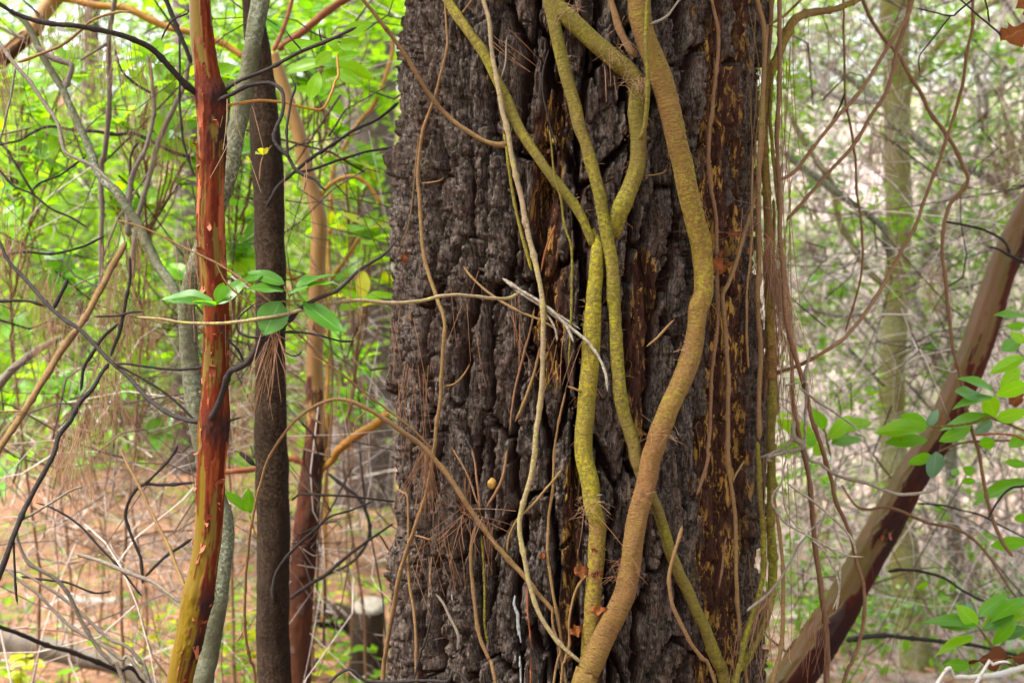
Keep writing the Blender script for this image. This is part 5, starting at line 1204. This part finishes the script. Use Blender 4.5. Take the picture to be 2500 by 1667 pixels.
# ------------------------------------------------------------------ small things
def dead_leaf(crop, x, y, Y, size, lab, mat='leaf_dead', ang=0.0, w=.6, var=1):
    u, v = ctr(crop, x, y); c_ = at_trunk(u, v, float(Y[1:])) if isinstance(Y, str) else at(u, v, Y)
    d = np.array([math.cos(ang), .15, math.sin(ang)]) * size
    b = c_ - d / 2; o = leaf(None, b, b + d, size * w, (.2, -1, .35), mat, var, 'fallen_leaf')
    return tagp(o, lab, 'leaf', 'dead leaves caught on stems')
dead_leaf('I', 1380, 85, 't.05', .032, 'orange dead leaf stuck high in the stems at the right of the pine', ang=.1)
dead_leaf('I', 1280, 300, 't.05', .040, 'larger red-brown dead leaf below the orange one right of the bulging vine', ang=-.6, w=.8)
dead_leaf('I', 1345, 290, 't.05', .024, 'small orange dead leaf touching the red-brown one', ang=.4)
dead_leaf('I', 1290, 225, 't.04', .022, 'tiny rusty dead leaf above the red-brown one', ang=1.2)
dead_leaf('I', 1490, 200, 't.05', .022, 'dead leaf by the needles at the right edge of the pine', ang=.8)
dead_leaf('M', 1440, 810, 't.07', .032, 'round brown dead leaf left of the yellow vine knot', w=.9, ang=.3)
dead_leaf('M', 1545, 835, 't.09', .028, 'brown dead leaf lying on the lower yellow vine', ang=.2)
dead_leaf('M', 1525, 670, 't.09', .016, 'tiny dark red leaf scrap on the yellow vine', ang=-.3)
dead_leaf('M', 1560, 1072, 't.09', .036, 'curled dead leaf lodged between the yellow vine and the thickest vine', ang=.05, w=.5, var=3)
dead_leaf('M', 1405, 1210, 't.04', .030, 'red-brown dead leaf near the bottom left of the yellow vine', ang=.5, w=.75)
dead_leaf('M', 1178, 705, 't.03', .020, 'pale brown dead leaf right of the slim pale vine', ang=.6)
dead_leaf('G', 1645, 250, 't.03', .028, 'pale tan leaf stuck on the bark at the left edge of the pine', 'leaf_dead', 1.1, .7)
dead_leaf('C', 1640, 1475, 't.03', .016, 'small orange leaf tucked beside the elbow of the mossy vine', ang=1.2)
dead_leaf('E', 1905, 225, 3.2, .075, 'large curled brown leaf hanging at the top right corner', ang=.5, w=.8, var=3)
dead_leaf('E', 1960, 40, 3.3, .05, 'second brown leaf above the large curled one at the corner', ang=2.0, w=.7, var=3)
u, v = ctr('M', 832, 222); p = at_trunk(u, v, .016)
nu, nvv = 20, 14; V = []
for a in range(nvv + 1):
    for b in range(nu):
        ph = math.pi * a / nvv; t_ = 2 * math.pi * b / nu
        rr = .0092 * (1 + .06 * math.sin(3 * t_ + 2 * ph) + .04 * math.cos(5 * ph))
        V.append((p[0] + rr * math.sin(ph) * math.cos(t_), p[1] + rr * .9 * math.sin(ph) * math.sin(t_), p[2] + rr * 1.22 * math.cos(ph)))
Q = [(a * nu + b, a * nu + (b + 1) % nu, (a + 1) * nu + (b + 1) % nu, (a + 1) * nu + b) for a in range(nvv) for b in range(nu)]
solo('bark_gall', V, Q, M['gall'], 'small round golden ball stuck to the dark pine bark', 'gall')
def resin(pth, w):
    P, R = trace(pth, w, 't-.012'); V, Q, U, _ = tube(P, R, 8, .003, .45, None, .002, 4)
    link('resin_streak', mk_mesh('resin_streak', V, Q, M['resin'], uv=U), pine)
resin('M 990,970 985,1030 1005,1100 1015,1180 1030,1300', '4>7>8>6>4'); resin('M 1000,1110 1010,1190 1012,1250', '4>6>4'); resin('M 1022,1378 1025,1450 1030,1570', '4>6>5'); resin('M 990,1370 993,1420', '4>5'); resin('M 560,960 568,1010', '3>5')
def hair(key, crop, x, y, n, L, off, mat='vine_olive', sp=.9):
    u, v = ctr(crop, x, y); o = at_trunk(u, v, off)
    V, Q = needles(o, n, L, (0, -.3, -.2), np.array([sp, .4, sp]), .1, rn, .0006, .012)
    p = OBJ[key]; me = mk_mesh('root_hairs', V, Q, M['needle_pale' if n % 2 else 'needle']); tagp(link('root_hairs', me, p), kind='stuff')
def grip(key, row, n, seed):
    r = np.random.default_rng(seed); rw = [q for q in ROWS if q[0] == key][row]; P, R = trace(rw[5], rw[3], rw[4]); C, rad = path(P, R, .01)
    k = np.where((C[:, 2] > .8) & (C[:, 2] < 2.2))[0]; k = r.choice(k, n); V, Q, off = [], [], 0
    for i_ in k:
        s_ = r.choice((-1, 1)); o = C[i_] + np.array([s_ * rad[i_] * .9, 0, 0])
        v_, q_ = needles(o, 3, r.uniform(.006, .02), (s_ * .8, .6, r.normal() * .9), .5, .3, r, .0005, .004); V.append(v_); Q.append(q_ + off); off += len(v_)
    b_ = np.zeros(3) if OBJ[key].type == 'EMPTY' else np.array(OBJ[key].location)
    tagp(link('root_hairs', mk_mesh('root_hairs', np.vstack(V) - b_, np.vstack(Q), M['needle_pale']), OBJ[key]), kind='stuff')
for kk, nn_ in (('v1', 34), ('v2', 30), ('v3', 36), ('v4', 22), ('v5', 30)): grip(kk, 0, nn_, len(kk) + nn_)
r = np.random.default_rng(12); V, Q, off = [], [], 0
for k in range(90):
    o = at(r.uniform(1815, 1935), r.uniform(-40, 1200), r.uniform(3.12, 3.26)); v_, q_ = needles(o, 1, r.uniform(.15, .6), (r.normal() * .05, 0, -1), .05, .0, r, r.uniform(.0008, .0018), .001)
    V.append(v_); Q.append(q_ + off); off += len(v_)
tagp(link('rootlet_fringe', mk_mesh('rootlet_fringe', np.vstack(V), np.vstack(Q), M['twig_tan'])), 'fringe of fine dry strands hanging down the right edge of the pine', 'rootlets', None, 'stuff')
hair('v2', 'D', 700, 570, 61, .030, .05); hair('v2', 'D', 560, 350, 21, .03, .05); hair('v1', 'N', 620, 790, 60, .035, .05); hair('v1', 'I', 1060, 880, 21, .03, .06); hair('v1', 'I', 860, 1470, 31, .03, .06)
hair('v5', 'M', 1500, 380, 41, .032, .05); hair('v2', 'D', 230, 70, 31, .035, .05); hair('v1', 'N', 700, 290, 18, .02, .07)
# stump
Ys = 6.3; c_ = at(902, 1478, Ys); gz = float(ground_z(c_[0], Ys))
st = root('tree_stump', (c_[0], Ys, gz), 'small sawn stump with a pale cut top on the litter left of the pine', 'stump')
P = [[c_[0] - .015, Ys, gz - .05], [c_[0] - .008, Ys, (gz + c_[2]) / 2], [c_[0], Ys, c_[2] - .028]]
V, Q, U, _ = tube(P, [.082, .068, .064], 26, .02, .06, None, 0, 3, taper_end=False)
tl = Matrix.Rotation(math.radians(24), 3, 'X')
link('trunk', mk_mesh('trunk', V, Q, M['brown_bark'], uv=U), st)
nu = 26; V = [(c_[0], Ys, c_[2] + .012)]
for kk, (rr, zz) in enumerate(((.045, .012), (.066, .006), (.068, -.012))):
    for b in range(nu):
        a = 2 * math.pi * b / nu; q = tl @ Vector((rr * (1 + .05 * math.sin(3 * a)) * math.cos(a), rr * math.sin(a), zz)); V.append((c_[0] + q.x, Ys + q.y, c_[2] + q.z))
Q = [(0, 0, 1 + b, 1 + (b + 1) % nu) for b in range(nu)]
Q = [(1 + (b + 1) % nu, 1 + b, 1 + nu + b, 1 + nu + (b + 1) % nu) for b in range(nu)] + [(1 + nu + (b + 1) % nu, 1 + nu + b, 1 + 2 * nu + b, 1 + 2 * nu + (b + 1) % nu) for b in range(nu)]
Qc = [(0, 1 + 2 * b, 1 + (2 * b + 1) % nu, 1 + (2 * b + 2) % nu) for b in range(nu // 2)]
link('cut_face', mk_mesh('cut_face', V, Q + Qc, M['cut_wood']), st)
def log(pth, w, Y, mat, lab):
    P, R = trace(pth, w, str(Y))
    for p in P: p[2] = max(p[2], float(ground_z(p[0], p[1])) + .3 * R.max())
    V, Q, U, _ = tube(P, R, 24, .02, .08, None, .01, 8); solo('fallen_log', V, Q, M[mat], lab, 'log', uv=U)
log('S -120,1545 60,1575 180,1600 320,1640', '62>58>50>44', 5.6, 'twig_grey', 'weathered grey log lying in the bottom left corner')
log('S 150,1462 230,1470 320,1482', '16>18>14', 8.2, 'pale_wood', 'short bleached log on the litter behind the left-hand branches')
log('S 700,1520 800,1500 880,1530', '60>70>60', 7.0, 'brown_bark', 'mossy brown log half hidden behind the stump')
